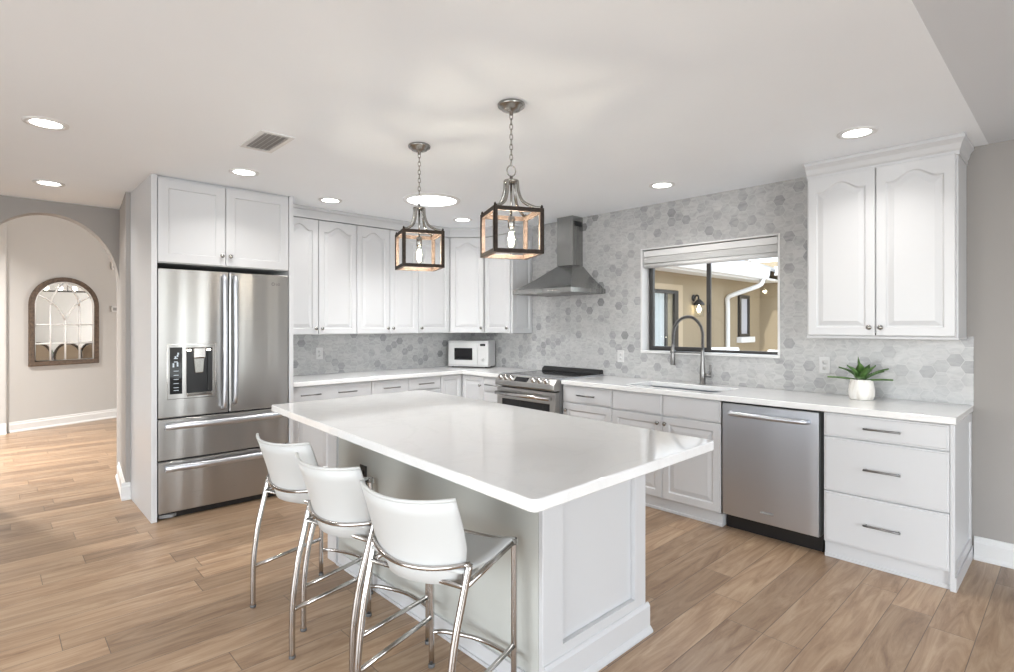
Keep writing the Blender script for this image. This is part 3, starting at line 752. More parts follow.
# dispenser parts
ds_ = MB(); ds_.plate(.052, .375, .862, 1.262, (DX0, DX1, DZ0, DZ1), XZ, -.007, 0); dsp = ds_.build('dispenser_panel', STEEL, dl, bevel=.003)
mb = MB(); mb.plate(.052, .375, .862, 1.262, (.058, .369, .868, 1.256), XZ, -.010, -.0065); mb.build('dispenser_trim', CHROME, dl)
mb = MB(); mb.box(.070, .150, -.0095, -.006, .90, 1.238); mb.build('control_panel', BLKG, dl, bevel=.002)
mb = MB()
for (u, v) in ((.108, 1.13), (.108, 1.155)): mb.box(u - .012, u + .012, -.0105, -.0094, v, v + .006)
for (u, v) in ((.092, 1.095), (.092, 1.11), (.118, 1.10), (.118, 1.115), (.105, 1.16), (.118, 1.17), (.122, 1.185)): mb.box(u - .004, u + .006, -.0105, -.0094, v, v + .014)
for v in (1.065, 1.035, 1.005, .975, .945, .925): mb.box(.094, .126, -.0105, -.0094, v, v + .0035)
mb.build('display_symbols', DISP, dl)
mb = MB(); mb.box(DX0, DX1, .045, .0575, DZ0, DZ1); mb.build('niche_back', mat('dispenser_grey', (.30, .29, .27), .35, .6), dl)
mb = MB(); mb.box(DX1 - .03, DX1, -.002, .045, DZ0 + .02, DZ1); mb.box(DX0, DX1, .002, .045, DZ1 - .035, DZ1); mb.build('niche_lining', BLACK, dl)
mb = MB(); mb.box(DX0 + .045, DX1 - .045, -.006, .04, 1.155, 1.232); mb.build('spout_housing', CHROME, dl, bevel=.006)
mb = MB(); mb.prism([(DX0 + .05, 1.155), (DX0 + .06, 1.045), (DX1 - .06, 1.045), (DX1 - .05, 1.155)], XZ, .008, .04); mb.build('paddle', NICKEL, dl, bevel=.004)
mb = MB(); mb.box(DX0, DX1 - .006, -.022, .045, DZ0 - .006, DZ0 + .018); mb.build('drip_tray', CHROME, dl, bevel=.004)
for u in (DX0 + .018, DX1 - .026):
    mb = MB(); mb.box(u - .012, u + .012, -.0045, .006, DZ1 - .022, DZ1 - .012); mb.build('niche_light', BULBW, dl)
# small round mark and two letters near the top of the right door
def lettering(txt, size, mapm, m, parent, name):
    cu = bpy.data.curves.new(name, 'FONT'); cu.body = txt; cu.size = size; cu.extrude = .0004; cu.align_x = 'CENTER'
    ob = bpy.data.objects.new(name, cu); COL.objects.link(ob)
    dg = bpy.context.evaluated_depsgraph_get(); me = bpy.data.meshes.new_from_object(ob.evaluated_get(dg)); bpy.data.objects.remove(ob)
    me.transform(mapm); me.materials.clear(); me.materials.append(m)
    o2 = bpy.data.objects.new(name, me); COL.objects.link(o2); o2.parent = parent; return o2
R90 = Matrix.Rotation(PI / 2, 4, 'X')
lettering('LG', .026, Matrix.Translation((W - .085, -.001, 1.722)) @ R90, BLACK, drr, 'logo_letters')
mb = MB(); mb.tube([(W - .122 + .011 * math.cos(a_), -.001, 1.731 + .011 * math.sin(a_)) for a_ in [2 * PI * i / 16 for i in range(16)]], .0018, 6, closed=True); mb.build('logo_ring', BLACK, drr)

# ------------------------------------------------------------------ range
r = thing('range', 'stainless slide-in electric range with front knobs below the hood', 'stove', (-3.935, 3.60, 0))
wR = .758
mb = MB(); mb.box(.004, wR - .004, .05, .66, .06, CB + .01); mb.build('body', GREYP, r)
mb = MB(); mb.box(.0, wR, .05, .68, CT - .012, CT + .008); mb.build('glass_cooktop', BLKG, r, bevel=.002)
mb = MB(); mb.plate(-.001, wR + .001, .049, .681, (.012, wR - .012, .062, .668), XY, CT - .014, CT + .010); mb.build('cooktop_trim', STEELD, r)
mb = MB(); mb.prism([(.62, CT + .008), (.685, CT + .008), (.685, CT + .05), (.66, CT + .055), (.63, CT + .035)], YZ, .004, wR - .004); mb.build('rear_vent', BLACK, r, bevel=.006)
# sloped control panel
prof = [(.06, CT + .009), (.02, CT + .004), (-.03, CT - .045), (-.035, CT - .085), (-.02, CT - .1), (.06, CT - .1)]
mb = MB(); mb.prism(prof, YZ, 0, wR); mb.build('control_panel', STEEL, r, bevel=.004)
nd = Vector((0, -.045 - .004, .05)).normalized(); nd = Vector((0, -.7, .714)).normalized()
def onp(x, t_): return Vector((x, .02 - .05 * t_, CT + .004 - .049 * t_))
for x in (.065, .135, .205, wR - .265, wR - .185, wR - .105):
    p = onp(x, .55)
    mb = MB(); mb.M = Matrix.Translation(p) @ nd.to_track_quat('Z', 'Y').to_matrix().to_4x4()
    mb.lathe([(.027, 0), (.027, .006), (.021, .010), (.020, .032), (.017, .035), (0, .035)], 18); mb.box(-.004, .004, -.017, .017, .033, .042)
    mb.build('knob', CHROME, r)
p = onp(wR / 2 - .04, .55)
mb = MB(); mb.M = Matrix.Translation(p) @ nd.to_track_quat('Z', 'Y').to_matrix().to_4x4(); mb.box(-.085, .085, -.026, .026, -.002, .003); mb.build('display', BLKG, r)
mb = MB(); mb.plate(.004, wR - .004, .215, CT - .112, (.07, wR - .07, .33, .70), XZ, -.01, .05); dd = mb.build('oven_door', STEEL, r, bevel=.004)
mb = MB(); mb.box(.06, wR - .06, -.002, .02, .32, .71); mb.build('oven_glass', BLKG, dd)
mb = MB(); mb.rings([[(x, -.055 + .012 * a__, .752 + .017 * b__) for a__, b__ in ((-1, -.6), (-1, .6), (-.2, 1), (1, 1), (1, -1), (-.2, -1))] for x in (.03, wR / 2, wR - .03)], True, True, True)
for x in (.05, wR - .05): mb.box(x - .012, x + .012, -.05, -.01, .738, .766)
mb.build('handle', CHROME, dd)
mb = MB(); mb.box(.004, wR - .004, -.008, .05, .065, .208); mb.build('warming_drawer', STEEL, r, bevel=.004)
mb = MB(); mb.box(.01, wR - .01, .045, .051, .06, CB); mb.build('door_gap', BLACK, r)
mb = MB()
for x in (.05, wR - .05):
    for y in (.1, .6): mb.lathe([(.02, 0), (.02, .012), (.01, .014), (.01, .062)], 12, (x, y, 0))
mb.build('feet', BLACK, r)

# ------------------------------------------------------------------ hood
r = thing('range_hood', 'stainless chimney hood on the tiled wall above the range', 'range hood', (-3.535, WY - .009, 1.70))
mb = MB()
def rect(hw, dep, z): return [(-hw, -dep, z), (hw, -dep, z), (hw, 0, z), (-hw, 0, z)]
R_ = [rect(.375, .51, 0), rect(.375, .51, .042)]
for k in range(1, 13):
    q = k / 12; s = q ** .85; zz = .042 + .238 * q
    R_.append(rect(.375 + (.105 - .375) * s, .51 + (.165 - .51) * s, zz))
mb.rings(R_, True, False, False, smooth=False); mb.build('canopy', STEELH, r, angle=30)
mb = MB(); mb.box(-.37, .37, -.505, -.002, .004, .012); mb.build('filter', GREYP, r)
mb = MB(); mb.box(-.10, .10, -.16, 0, .285, CZ - 1.70 - .002); mb.build('chimney', STEELH, r, bevel=.002)
mb = MB(); mb.box(.1005, .1025, -.13, -.02, CZ - 1.70 - .10, CZ - 1.70 - .05); mb.build('vent_slot', BLACK, r)
for x in (-.16, .14):
    mb = MB(); mb.lathe([(.028, .002), (.03, -.003), (0, -.004)], 16, (x, -.43, .004)); mb.build('lamp', SWITCH, r)
mb = MB()
for k in range(5): mb.lathe([(.007, 0), (.007, -.004), (0, -.005)], 10, (.10 + k * .03, -.51, .02), 'y')
mb.build('buttons', CHROME, r)

# ------------------------------------------------------------------ microwave
r = thing('microwave', 'small white countertop microwave angled in the back corner', 'microwave', (-5.035, 3.838, CT), math.radians(28))
wm, hm, dm = .49, .305, .235
mb = MB(); mb.box(0, wm, .018, dm, .012, hm); mb.build('case', WHITEP, r, bevel=.006)
mb = MB(); mb.plate(.003, wm * .74, .018, hm - .004, (.075, wm * .74 - .065, .085, hm - .085), XZ, 0, .017); mb.build('door', WHITEP, r, bevel=.004)
mb = MB(); mb.box(.07, wm * .74 - .06, .006, .016, .08, hm - .08); mb.build('door_glass', BLKG, r)
mb = MB(); mb.box(wm * .745, wm - .003, .002, .017, .018, hm - .004); mb.build('control_panel', WHITEP, r, bevel=.004)
mb = MB(); mb.box(wm * .80, wm - .035, -.0005, .003, hm - .06, hm - .035); mb.build('display', BLKG, r)
mb = MB(); mb.lathe([(0, 0), (.019, 0), (.017, -.014), (0, -.015)], 18, (wm * .87, .002, .09), 'y'); mb.build('timer_dial', SWITCH, r)
MG = mat('microwave_grey', (.50, .50, .50), .4)
for za, zb in ((.012, .034), (hm - .028, hm - .006)): mb = MB(); mb.box(.003, wm - .003, -.002, .004, za, zb); mb.build('grey_trim', MG, r)
mb = MB()
for x in (.04, wm - .04):
    for y in (.04, dm - .03): mb.lathe([(.012, 0), (.012, .014)], 10, (x, y, 0))
mb.build('feet', BLACK, r)

# ------------------------------------------------------------------ plant, outlets
r = thing('potted_agave', 'small green agave plant in a white marbled pot beside the outlet', 'plant', (-1.0, 4.115, CT))
mb = MB(); mb.lathe([(.058, 0), (.066, .004), (.073, .03), (.074, .06), (.068, .10), (.062, .125), (.064, .130), (.058, .131), (.054, .12), (0, .118)], 28); mb.build('pot', POT, r)
mb = MB(); mb.lathe([(.055, .119), (.03, .124), (0, .126)], 16); mb.build('soil', SOIL, r)
def leaf(mb, az, L, up, droop, wd):
    rs = []
    for k in range(9):
        q = k / 8; ho = L * q * math.cos(up); ze = .12 + L * math.sin(up) * q - droop * q * q * L
        half = wd * (.55 + 1.0 * math.sin(PI * min(1, q * 1.15) * .55 + .2)) * (1 - q ** 2.2) * .7 + .0006
        ca, sa = math.cos(az), math.sin(az)
        pt = lambda s, dz: (ca * (ho + .006) - sa * s, sa * (ho + .006) + ca * s, ze + dz)
        rs.append([pt(-half, .35 * half), pt(-half * .4, -.002), pt(0, -.006), pt(half * .4, -.002), pt(half, .35 * half), pt(half * .4, .004), pt(0, .001), pt(-half * .4, .004)])
    mb.rings(rs, True, True, True)
lv = [(-2.85, .19, .22, .12, .019), (-.3, .19, .22, .10, .019), (2.9, .20, .80, .32, .022), (.2, .20, .80, .30, .022), (-1.55, .13, .42, .16, .036), (-1.0, .16, .85, .2, .032), (-2.2, .17, .95, .2, .032), (1.4, .17, .9, .2, .028), (2.2, .17, .7, .2, .028), (.8, .17, .6, .2, .028), (-1.9, .17, 1.4, .05, .014), (-.4, .165, 1.0, .2, .028), (-1.45, .15, 1.15, .12, .034)]
for a_ in lv:
    mb = MB(); leaf(mb, *a_); mb.build('leaf', LEAF, r)
def outlet(label, loc, rz, m=SWITCH, kind='outlet'):
    r = thing('wall_outlet', label, 'outlet', loc, rz)
    mb = MB(); mb.box(-.036, .036, -.006, 0, -.058, .058); mb.build('plate', m, r, bevel=.003)
    for z in (-.02, .02):
        mb = MB(); mb.lathe([(.0, -.006), (.015, -.006), (.014, -.008), (0, -.008)], 14, (0, 0, z), 'y'); mb.build('socket', m, r)
    mb = MB()
    for z in (-.02, .02):
        for s in (-.005, .005): mb.box(s - .001, s + .001, -.0086, -.0079, z - .003, z + .005)
    mb.build('slots', GREYP, r)
    return r
outlet('white wall outlet on hex tile left of the potted agave', (-1.268, WY - .008, 1.118), 0)
outlet('white wall outlet on hex tile between hood and sink window', (-2.985, WY - .008, 1.108), 0)
outlet('white wall outlet on the back wall tile under the first upper cabinet', (BX + .008, 2.36, 1.12), PI / 2)

# ------------------------------------------------------------------ island
IC = [(-1.040, 1.088), (-1.060, 2.205), (-3.405, 2.345), (-3.385, 1.238)]
r = MB()
def rcorner(P, rad=.03, n=5):
    out = []; k = len(P)
    for i in range(k):
        p = Vector(P[i]); a_ = (Vector(P[i - 1]) - p).normalized(); b_ = (Vector(P[(i + 1) % k]) - p).normalized()
        s = p + a_ * rad; e = p + b_ * rad
        for j in range(n + 1):
            t_ = j / n; out.append(tuple((1 - t_) ** 2 * s + 2 * t_ * (1 - t_) * p + t_ * t_ * e))
    return out
mb = MB(); mb.prism([p[:2] for p in rcorner([(x, y) for x, y in IC])], XY, CB, CT, False)
tag(mb.build('island_worktop', QUARTZ, None, bevel=.005, seg=3), 'white quartz island slab under the two lantern pendants', 'countertop')
IX0, IX1, IY0, IY1 = -3.13, -1.385, 1.495, 2.185
r = thing('kitchen_island', 'white panelled kitchen island base behind the three stools', 'island', (0, 0, 0))
mb = MB(); mb.box(IX0 + .03, IX1 - .023, IY0 + .012, IY1 - .02, 0, CB - .001); mb.build('carcass', CAB, r)
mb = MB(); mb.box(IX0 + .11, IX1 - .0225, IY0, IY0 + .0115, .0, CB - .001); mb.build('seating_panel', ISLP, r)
mb = MB(); mb.box(IX0, IX0 + .11, IY0 - .015, IY0 + .10, 0, CB - .001); mb.build('corner_post', CAB, r, bevel=.003)
# end panel: stiles, rails and a recessed field; the recess is 26 mm deep
mb = MB(); mb.plate(IY0, IY1, .0, CB - .001, (IY0 + .115, IY1 - .085, .17, CB - .03), YZ, IX1 - .022, IX1); mb.build('end_frame', CAB, r, bevel=.002)
mb = MB(); mb.plate(IY0, IY1, 0, CB - .001, (IY0 + .2, IY0 + .3, .3, .4), YZ, IX0, IX0 + .029); mb.build('far_end_panel', CAB, r)
mb = MB()
prof = [(0, 0), (.030, 0), (.030, .010), (.018, .024), (.014, .026), (.014, .115), (.006, .128), (0, .130)]
mb.prism(prof, lambda u, v, w_: (IX1 + u, w_, v), IY0, IY1 + .016)
mb.build('base_molding', CAB, r)
mb = MB(); mb.box(IX0 + .12, IX1 - .01, IY0 - .012, IY0, 0, .075); mb.box(IX0 + .12, IX1, IY0 - .02, IY0, 0, .015); mb.build('base_molding', CAB, r, bevel=.002)
# doors on the working side
for k in range(4):
    x0 = IX0 + .03 + k * (IX1 - IX0 - .06) / 4; x1 = x0 + (IX1 - IX0 - .06) / 4
    mb = MB(); mb.M = Matrix.Translation((0, IY1, 0)) @ Matrix.Rotation(PI, 4, 'Z'); door_rings(mb, -x1 + .002, -x0 - .002, .1, CB - .01, 0); mb.build('door', CAB, r)
o = outlet('black outlet on the island panel behind the middle stool', (-2.72, IY0 - .0005, .575), 0, BLACK)

# ------------------------------------------------------------------ stools
def make_stool():
    r = thing('bar_stool', '', 'stool')
    hw, hy = .195, .205
    for s in (-1, 1):
        pth = smooth_path([(s * hw, -hy, .0), (s * hw, -hy, .14), (s * hw, -hy + .006, .26), (s * (hw + .003), -hy + .03, .40), (s * (hw + .008), -hy + .065, .52), (s * (hw + .013), -hy + .098, .628)], 5)
        mb = MB(); mb.tube(pth, .0125, 12); lg = mb.build('leg', CHROME, r)
        mb = MB(); mb.lathe([(.0135, 0), (.0135, .012), (.012, .014)], 12, (s * hw, -hy, 0)); mb.build('foot_cap', RUBBER, lg)
    for s in (-1, 1):
        mb = MB(); mb.tube(smooth_path([(s * hw, hy, 0), (s * hw, hy, .55), (s * hw, hy - .004, .588), (s * hw, hy - .02, .598)], 5), .0115, 12); lg = mb.build('leg', CHROME, r)
        mb = MB(); mb.lathe([(.0135, 0), (.0135, .012), (.012, .014)], 12, (s * hw, hy, 0)); mb.build('foot_cap', RUBBER, lg)
        mb = MB(); mb.tube([(s * (hw + .008), -hy + .07, .556), (s * hw, hy - .01, .592)], .0105, 10); mb.build('seat_rail', CHROME, r)
        mb = MB(); mb.tube([(s * hw, -hy + .002, .200), (s * hw, hy, .205)], .0095, 10); mb.build('stretcher', CHROME, r)
    mb = MB(); mb.tube(smooth_path([(-hw, hy, .14), (-.15, hy + .035, .14), (0, hy + .06, .14), (.15, hy + .035, .14), (hw, hy, .14)], 6), .009, 10); mb.build('footrest', CHROME, r)
    mb = MB(); mb.tube([(-hw, hy - .02, .594), (hw, hy - .02, .594)], .010, 10); mb.build('front_bar', CHROME, r)
    mb = MB(); mb.tube([(-hw - .005, -hy + .075, .560), (hw + .005, -hy + .075, .560)], .009, 10); mb.build('rear_bar', CHROME, r)
    # chrome band cupping the backrest
    bp = []
    for k in range(21):
        u = -1 + 2 * k / 20; bp.append((u * .212, -.107 - .072 * (1 - abs(u) ** 2.2), .628 - .022 * (1 - u * u)))
    mb = MB(); mb.tube(bp, .0085, 10); mb.build('back_band', CHROME, r)
    # seat sling
    mb = MB(); rs = []
    for k in range(13):
        q = k / 12; y = -.135 + .345 * q; dz = -.018 * math.sin(PI * q) + (.006 if q < .9 else .006 - (q - .9) * .1)
        rs.append([(u * .197, y, .603 + dz - .012 * (1 - u * u)) for u in [-1 + 2 * i / 10 for i in range(11)]])
    rs.append([(u * .197, .222, .590 - .008 * (1 - u * u)) for u in [-1 + 2 * i / 10 for i in range(11)]])
    rs.append([(u * .197, .222, .572 - .008 * (1 - u * u)) for u in [-1 + 2 * i / 10 for i in range(11)]])
    mb.rings(rs, closed=False); mb.build('seat', LEATH, r, solid=.012)
    # backrest sling: leaning back at the top, curling under at the bottom
    prof = [(.03, .556, .155), (-.02, .541, .160), (-.068, .538, .163), (-.090, .552, .165), (-.098, .590, .174), (-.104, .625, .192), (-.116, .680, .204), (-.134, .740, .206), (-.156, .800, .205), (-.176, .852, .203)]
    mb = MB(); rs = []
    for (y, z, hw_) in prof:
        sag = .068 if z > .56 or y < -.07 else .068 * max(0, (-y + .06) / .13) * .8
        rs.append([(u * hw_, y - sag * (1 - abs(u) ** 2.2), z - .012 * (1 - u * u) * (1 if z > .7 else 0)) for u in [-1 + 2 * i / 16 for i in range(17)]])
    mb.rings(rs, closed=False); bk = mb.build('backrest', LEATH, r, solid=.010)
    # stitched edge piping: top and both sides
    top = [Vector(p) for p in rs[-1]]
    mb = MB(); mb.tube(top, .0068, 8); mb.build('piping', STITCH, bk)
    return r
stool = make_stool()
SG = 'white leather counter stools at the island'
def place_stool(o, rl, rot, label):
    a_ = math.radians(rot); c, s = math.cos(a_), math.sin(a_)
    lx, ly = -.195, -.205
    o.location = (rl[0] - (c * lx - s * ly), rl[1] - (s * lx + c * ly), 0); o.rotation_euler = (0, 0, a_)
    tag(o, label, 'stool', SG)
place_stool(stool, (-1.730, .925), 16, 'nearest white leather chrome stool, at the near corner of the island')
place_stool(copy_tree(stool), (-2.294, .928), 11, 'middle white leather chrome stool, between the other two stools')
place_stool(copy_tree(stool), (-2.842, .955), 14, 'farthest white leather chrome stool, in front of the fridge drawers')

# ------------------------------------------------------------------ lantern pendants
def make_pendant():
    r = thing('lantern_pendant', '', 'pendant light')
    # origin at the ceiling, z down; box .245 wide
    mb = MB(); mb.lathe([(0, -.002), (.064, -.002), (.067, -.008), (.064, -.018), (.050, -.024), (.046, -.032), (.028, -.038), (.010, -.042), (.009, -.056), (0, -.057)], 28); mb.build('ceiling_canopy', NICKEL, r)
    mb = MB()
    z = -.05; k = 0
    while z > -.292:
        pts = []
        for i in range(12):
            a_ = 2 * PI * i / 12; x = .0075 * math.cos(a_); zz = .016 * math.sin(a_)
            pts.append((x, 0, z - .014 + zz) if k % 2 == 0 else (0, x, z - .014 + zz))
        mb.tube(pts, .0022, 6, closed=True); z -= .0245; k += 1
    mb.build('chain', NICKEL, r)
    mb = MB(); mb.tube([(.022 * math.cos(2 * PI * i / 20), 0, -.326 + .026 * math.sin(2 * PI * i / 20)) for i in range(20)], .0032, 8, closed=True); mb.build('ring', NICKEL, r)
    mb = MB(); mb.lathe([(0, -.350), (.008, -.352), (.008, -.366), (.036, -.372), (.038, -.380), (.030, -.386), (.012, -.390), (0, -.391)], 24); mb.build('hub', NICKEL, r)
    B = .1225; ZT_, ZB = -.522, -.737; t_ = .011
    for sx_ in (-1, 1):
        for sy in (-1, 1):
            mb = MB(); mb.tube(smooth_path([(sx_ * .024, sy * .024, -.378), (sx_ * .028, sy * .028, -.43), (sx_ * .045, sy * .045, -.48), (sx_ * .085, sy * .085, -.512), (sx_ * (B - .012), sy * (B - .012), -.520)], 6), .0075, 8); mb.build('arm', NICKEL, r)
    mb = MB()   # wood bars of the cage
    for z_ in (ZT_, ZB + .02):
        for s in (-1, 1):
            mb.box(-B + .003, B - .003, s * (B - .003) - s * .017, s * (B - .003), z_ - .02 + .0, z_); mb.box(s * (B - .003) - s * .017, s * (B - .003), -B + .020, B - .020, z_ - .02, z_)
    for sx_ in (-1, 1):
        for sy in (-1, 1): mb.box(sx_ * (B - .020), sx_ * (B - .003), sy * (B - .020), sy * (B - .003), ZB + .02, ZT_ - .02)
    mb.build('wood_frame', LWOOD, r)
    mb = MB()   # dark metal straps over the outer faces
    for i in range(4):
        mb.M = Matrix.Rotation(i * PI / 2, 4, 'Z')
        mb.box(-B, B, -B, -B + .0029, ZT_ - .019, ZT_ - .001); mb.box(-B, B, -B, -B + .0029, ZB + .001, ZB + .019)
        for s in (-1, 1): mb.box(s * B, s * (B - .018), -B, -B + .0029, ZB + .019, ZT_ - .019)
    mb.M = Matrix.Identity(4)
    for sx_ in (-1, 1):
        for sy in (-1, 1): mb.lathe([(.006, ZT_ - .001), (.006, ZT_ + .008), (.003, ZT_ + .014), (0, ZT_ + .016)], 10, (sx_ * (B - .008), sy * (B - .008), 0))
    mb.build('metal_straps', LBRNZ, r)
    mb = MB(); mb.tube([(0, 0, -.39), (0, 0, -.555)], .006, 8); mb.build('stem', NICKEL, r)
    mb = MB(); mb.lathe([(0, -.545), (.014, -.547), (.017, -.552), (.017, -.598), (.014, -.604), (0, -.604)], 18); mb.build('socket', NICKEL, r)
    mb = MB(); mb.lathe([(.013, -.600), (.014, -.612), (.022, -.632), (.031, -.655), (.032, -.672), (.026, -.690), (.014, -.704), (0, -.710)], 22, cap0=False, cap1=False); bu = mb.build('bulb', BULBG, r)
    mb = MB()
    for i in range(6):
        a_ = 2 * PI * i / 6; mb.tube([(.008 * math.cos(a_), .008 * math.sin(a_), -.622), (.012 * math.cos(a_ + .4), .012 * math.sin(a_ + .4), -.655), (.008 * math.cos(a_), .008 * math.sin(a_), -.688)], .0024, 5)
    mb.build('filament', FIL, bu)
    return r
PG = 'wood and metal lantern pendants over the island'
def bulb_lamp(x, y, z, p):
    l = bpy.data.lights.new('bulb_light', 'POINT'); l.energy = p; l.color = (1, .88, .70); l.shadow_soft_size = .02
    o = bpy.data.objects.new('bulb_light', l); COL.objects.link(o); o.location = (x, y, z)
pd = make_pendant()
pd.location = (-1.908, 1.835, CZ); pd.rotation_euler = (0, 0, math.radians(64)); tag(pd, 'nearer and larger looking lantern pendant, right one over the island', 'pendant light', PG)
p2_ = copy_tree(pd); p2_.location = (-2.725, 1.862, CZ - .0); p2_.rotation_euler = (0, 0, math.radians(68)); tag(p2_, 'farther lantern pendant, left one over the island, before the skylight', 'pendant light', PG)
bulb_lamp(-1.908, 1.835, CZ - .655, 3.5); bulb_lamp(-2.725, 1.862, CZ - .655, 3.5)

# ------------------------------------------------------------------ ceiling lights, skylight, vent
def downlight(x, y, label, p=3.5, CZ=CZ):
    r = thing('recessed_light', label, 'ceiling light', (x, y, CZ), 0, 'recessed ceiling lights')
    mb = MB(); mb.lathe([(.098, 0), (.096, -.006), (.082, -.008), (.068, -.005), (.068, -.001)], 32, cap0=False, cap1=False); mb.build('trim_ring', TRIM, r)
    mb = MB(); mb.lathe([(.069, -.0035), (0, -.0038)], 32, cap0=False); mb.build('lens', LENS, r)
    l = bpy.data.lights.new('downlight_lamp', 'AREA'); l.shape = 'DISK'; l.size = .13; l.energy = p; l.spread = math.radians(128); l.color = (1, .97, .93)
    o = bpy.data.objects.new('downlight_lamp', l); COL.objects.link(o); o.location = (x, y, CZ - .012)
for x, y, lb in [(-3.787, .223, 'recessed light nearest the camera on the left, left of the ceiling vent'), (-5.371, .333, 'recessed light close to the arched hall opening'),
                 (-4.047, 1.30, 'recessed light in front of the fridge cabinet doors'), (-4.45, 2.13, 'recessed light before the first back wall upper cabinet'),
                 (-4.35, 3.50, 'recessed light before the angled corner cabinet, between the two lanterns'), (-2.227, 3.74, 'recessed light above the sink window tile'),
                 (-.874, 3.507, 'recessed light by the crown molding of the right upper cabinet')]:
    downlight(x, y, lb, 1.9 if x < -4.2 and x > -5 else 3.0)
r = thing('tube_skylight', 'large round lit tube skylight behind the far lantern', 'skylight', (-3.85, 2.76, CZ))
mb = MB(); mb.lathe([(.245, 0), (.243, -.008), (.215, -.014), (.205, -.006), (.205, -.001)], 40, cap0=False, cap1=False); mb.build('trim_ring', TRIM, r)
mb = MB(); mb.lathe([(.206, -.006), (.15, -.012), (0, -.016)], 40, cap0=False); mb.build('diffuser', SKYL, r)
l = bpy.data.lights.new('skylight_lamp', 'AREA'); l.shape = 'DISK'; l.size = .4; l.energy = 12; l.spread = math.radians(130); o = bpy.data.objects.new('skylight_lamp', l); COL.objects.link(o); o.location = (-3.85, 2.76, CZ - .03)
r = thing('ceiling_vent', 'white slatted air vent in the ceiling left of the lanterns', 'vent', (-3.285, 1.18, CZ))
mb = MB(); mb.plate(-.185, .185, -.095, .095, (-.155, .155, -.066, .066), XY, -.007, 0); mb.build('frame', TRIM, r, bevel=.003)
mb = MB(); mb.box(-.155, .155, -.066, .066, -.001, -.0002); mb.build('duct', mat('duct_grey', (.42, .42, .42), .8), r)
for k in range(5):
    mb = MB(); mb.M = Matrix.Translation((0, -.052 + k * .026, -.009)) @ Matrix.Rotation(.75, 4, 'X'); mb.box(-.155, .155, -.0095, .0095, -.0008, .0008); mb.build('slat', TRIM, r)

downlight(-7.9, -.6, 'added unseen fill light in the hall ceiling beyond the arch', 95, 3.25)  # lamp added out of view to brighten the hall
# ------------------------------------------------------------------ hall: arched mirror, wall plates
r = thing('arched_mirror', 'arched wood framed mirror with white window muntins on hall wall', 'mirror', HA + HU * .638 + HN * .0 + Vector((0, 0, .845)), hang)
MWd, MH = .425, 1.22
SP = MH - MWd * .92
def archpts(e, n=24):
    a_ = MWd - e; pts = [(-a_, e), (a_, e)]
    for i in range(n + 1):
        th_ = PI * i / n; pts.append((a_ * math.cos(th_), SP + (MWd * .92 - e) * math.sin(th_)))
    return pts
# local -y faces the room
mb = MB(); o_ = archpts(0); i_ = archpts(.06)
mb.rings([[(u, 0, v) for u, v in o_], [(u, -.035, v) for u, v in o_], [(u, -.04, v) for u, v in archpts(.012)], [(u, -.034, v) for u, v in archpts(.05)], [(u, -.028, v) for u, v in i_], [(u, 0, v) for u, v in i_]], True, False, False, smooth=False)
mb.build('frame', MWOOD, r)
mb = MB(); mb.prism(archpts(.058), lambda u, v, w_: (u, w_, v), -.010, -.001); mb.build('mirror_glass', MIRROR, r)
mb = MB()
yy = -.017
def mline(p, wd_=.011): mb.tube([(u, yy, v) for u, v in p], wd_, 6)
ip = archpts(.068)
mb.tube([(u, yy, v) for u, v in ip], .011, 6, closed=True)
iw = MWd - .068
mline([(-iw, .30), (iw, .30)], .009); mline([(-iw, .56), (iw, .56)], .009)
for u in (-iw / 2, iw / 2): mline([(u, .07), (u, SP)], .009)
mline([(0, .07), (0, .62)], .009)
# gothic arches
def arc(cx_, cz_, rad, t0, t1): return [(cx_ + rad * math.cos(t0 + (t1 - t0) * i / 14), cz_ + rad * math.sin(t0 + (t1 - t0) * i / 14)) for i in range(15)]
mline(smooth_path([(-iw / 2, SP, 0), (-iw * .40, SP + .12, 0), (-iw * .1, SP + .32, 0)], 5) and [(-iw / 2, SP), (-iw * .44, SP + .10), (-iw * .28, SP + .21), (-iw * .02, SP + .325)], .009)
mline([(iw / 2, SP), (iw * .44, SP + .10), (iw * .28, SP + .21), (iw * .02, SP + .325)], .009)
mline([(0, .62), (-iw * .1, .70), (-iw * .3, .82), (-iw * .62, .91), (-iw * .85, .955)], .009)
mline([(0, .62), (iw * .1, .70), (iw * .3, .82), (iw * .62, .91), (iw * .85, .955)], .009)
mb.build('muntins', TRIM, r)
for z, lb, hh in ((2.29, 'small white sensor box high on the hall wall beside the arch', .055), (1.64, 'small white thermostat box on the hall wall by the arch edge', .045)):
    q = HA + HU * 1.29
    r = thing('thermostat' if z < 2 else 'alarm_sensor', lb, 'wall device', (q.x, q.y, z), hang)
    mb = MB(); mb.box(-.045, .045, -.025, 0, -hh, hh); mb.build('case', WHITEP, r, bevel=.006)
    mb = MB(); mb.box(-.028, .028, -.027, -.024, -hh * .5, hh * .5); mb.build('face', GREYP, r)

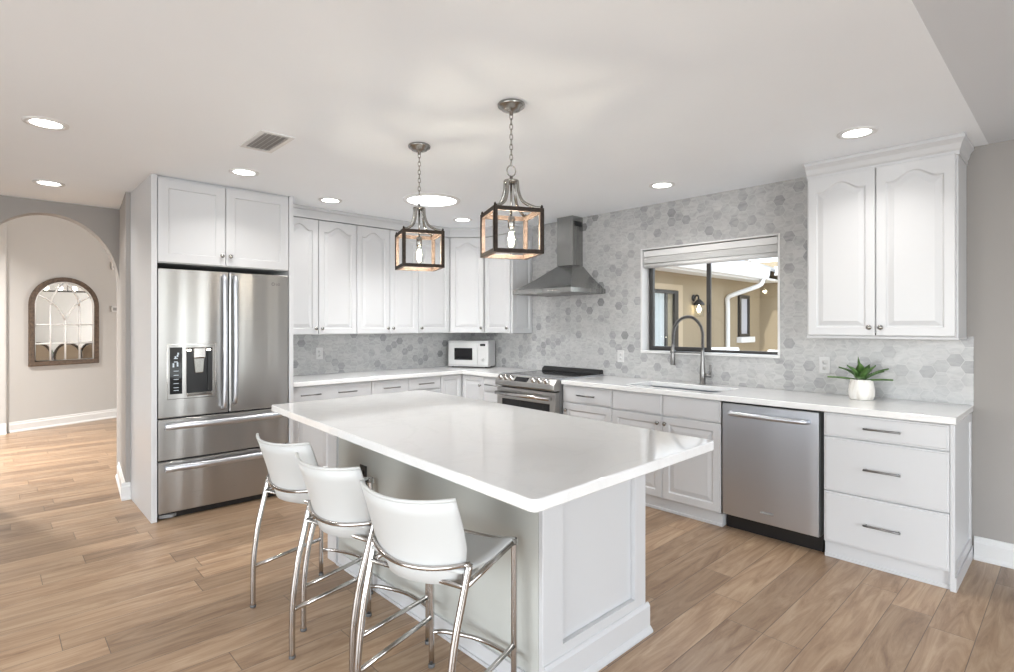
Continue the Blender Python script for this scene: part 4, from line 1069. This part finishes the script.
# ------------------------------------------------------------------ dining room seen in the mirror
r = thing('dining_table', 'dark dining table reflected in the arched mirror', 'table', (-6.27, 5.06, 0), -.70)
mb = MB(); mb.box(-.55, .55, -.36, .36, .72, .76); mb.build('tabletop', DKWOOD, r, bevel=.008)
for sx_ in (-1, 1):
    for sy in (-1, 1): mb = MB(); mb.box(sx_ * .48 - .04, sx_ * .48 + .04, sy * .3 - .04, sy * .3 + .04, 0, .72); mb.build('leg', DKWOOD, r)
r = thing('greenery_centrepiece', 'low green garland on the dining table reflected in the mirror', 'plant', (-6.27, 5.06, .76), -.70)
mb = MB()
for k in range(60):
    x = random.uniform(-.4, .4); a_ = random.uniform(0, 2 * PI); q = random.uniform(.06, .14)
    p = Vector((x, random.uniform(-.08, .08), .03)); mb.tube([p, p + Vector((math.cos(a_) * q, math.sin(a_) * q * .6, random.uniform(.02, .12)))], [.02, .004], 5)
mb.build('foliage', GREEN, r)
def dchair(x, y, rz, label):
    r = thing('dining_chair', label, 'chair', (x, y, 0), rz, 'dining chairs reflected in the mirror')
    mb = MB(); mb.box(-.2, .2, -.2, .2, .42, .50); mb.build('seat', LINEN, r, bevel=.03)
    mb = MB(); mb.M = Matrix.Translation((0, -.2, .76)) @ Matrix.Rotation(PI / 2, 4, 'X')
    rs = [[(.21 * e * math.cos(2 * PI * i / 28), .27 * e * math.sin(2 * PI * i / 28), z) for i in range(28)] for e, z in ((.88, -.02), (.9, .02))]
    mb.rings(rs, True, True, True); mb.build('back_pad', LINEN, r)
    mb = MB(); mb.M = Matrix.Translation((0, -.2, .76)) @ Matrix.Rotation(PI / 2, 4, 'X'); mb.tube([(.21 * math.cos(2 * PI * i / 28), .27 * math.sin(2 * PI * i / 28), 0) for i in range(28)], .024, 8, closed=True); mb.build('back_frame', DKWOOD, r)
    for sx_ in (-1, 1):
        for sy in (-1, 1): mb = MB(); mb.tube([(sx_ * .17, sy * .17, 0), (sx_ * .17, sy * .17, .43)], [.014, .022], 8); mb.build('leg', DKWOOD, r)
dchair(-6.44, 4.14, -.7, 'round back dining chair at the left in the mirror')
dchair(-6.94, 4.28, -.68, 'round back dining chair at the middle in the mirror')
dchair(-7.0, 4.86, -.65, 'round back dining chair at the right in the mirror')
r = thing('chandelier', 'lit chandelier reflected in the top of the arched mirror', 'chandelier', (-6.27, 5.06, 2.14), -.70)
mb = MB(); mb.tube([(0, 0, 0), (0, 0, 1.1)], .008, 8); mb.lathe([(.06, 1.09), (.06, 1.109)], 16); mb.build('stem', DARKF, r)
mb = MB(); mb.box(-.42, .42, -.02, .02, -.02, .01); mb.build('bar', DARKF, r)
for k in range(4):
    mb = MB(); mb.lathe([(0, .012), (.035, .03), (.045, .06), (.035, .09), (0, .105)], 14, (-.36 + k * .24, 0, 0)); mb.build('bulb', BULBW, r)
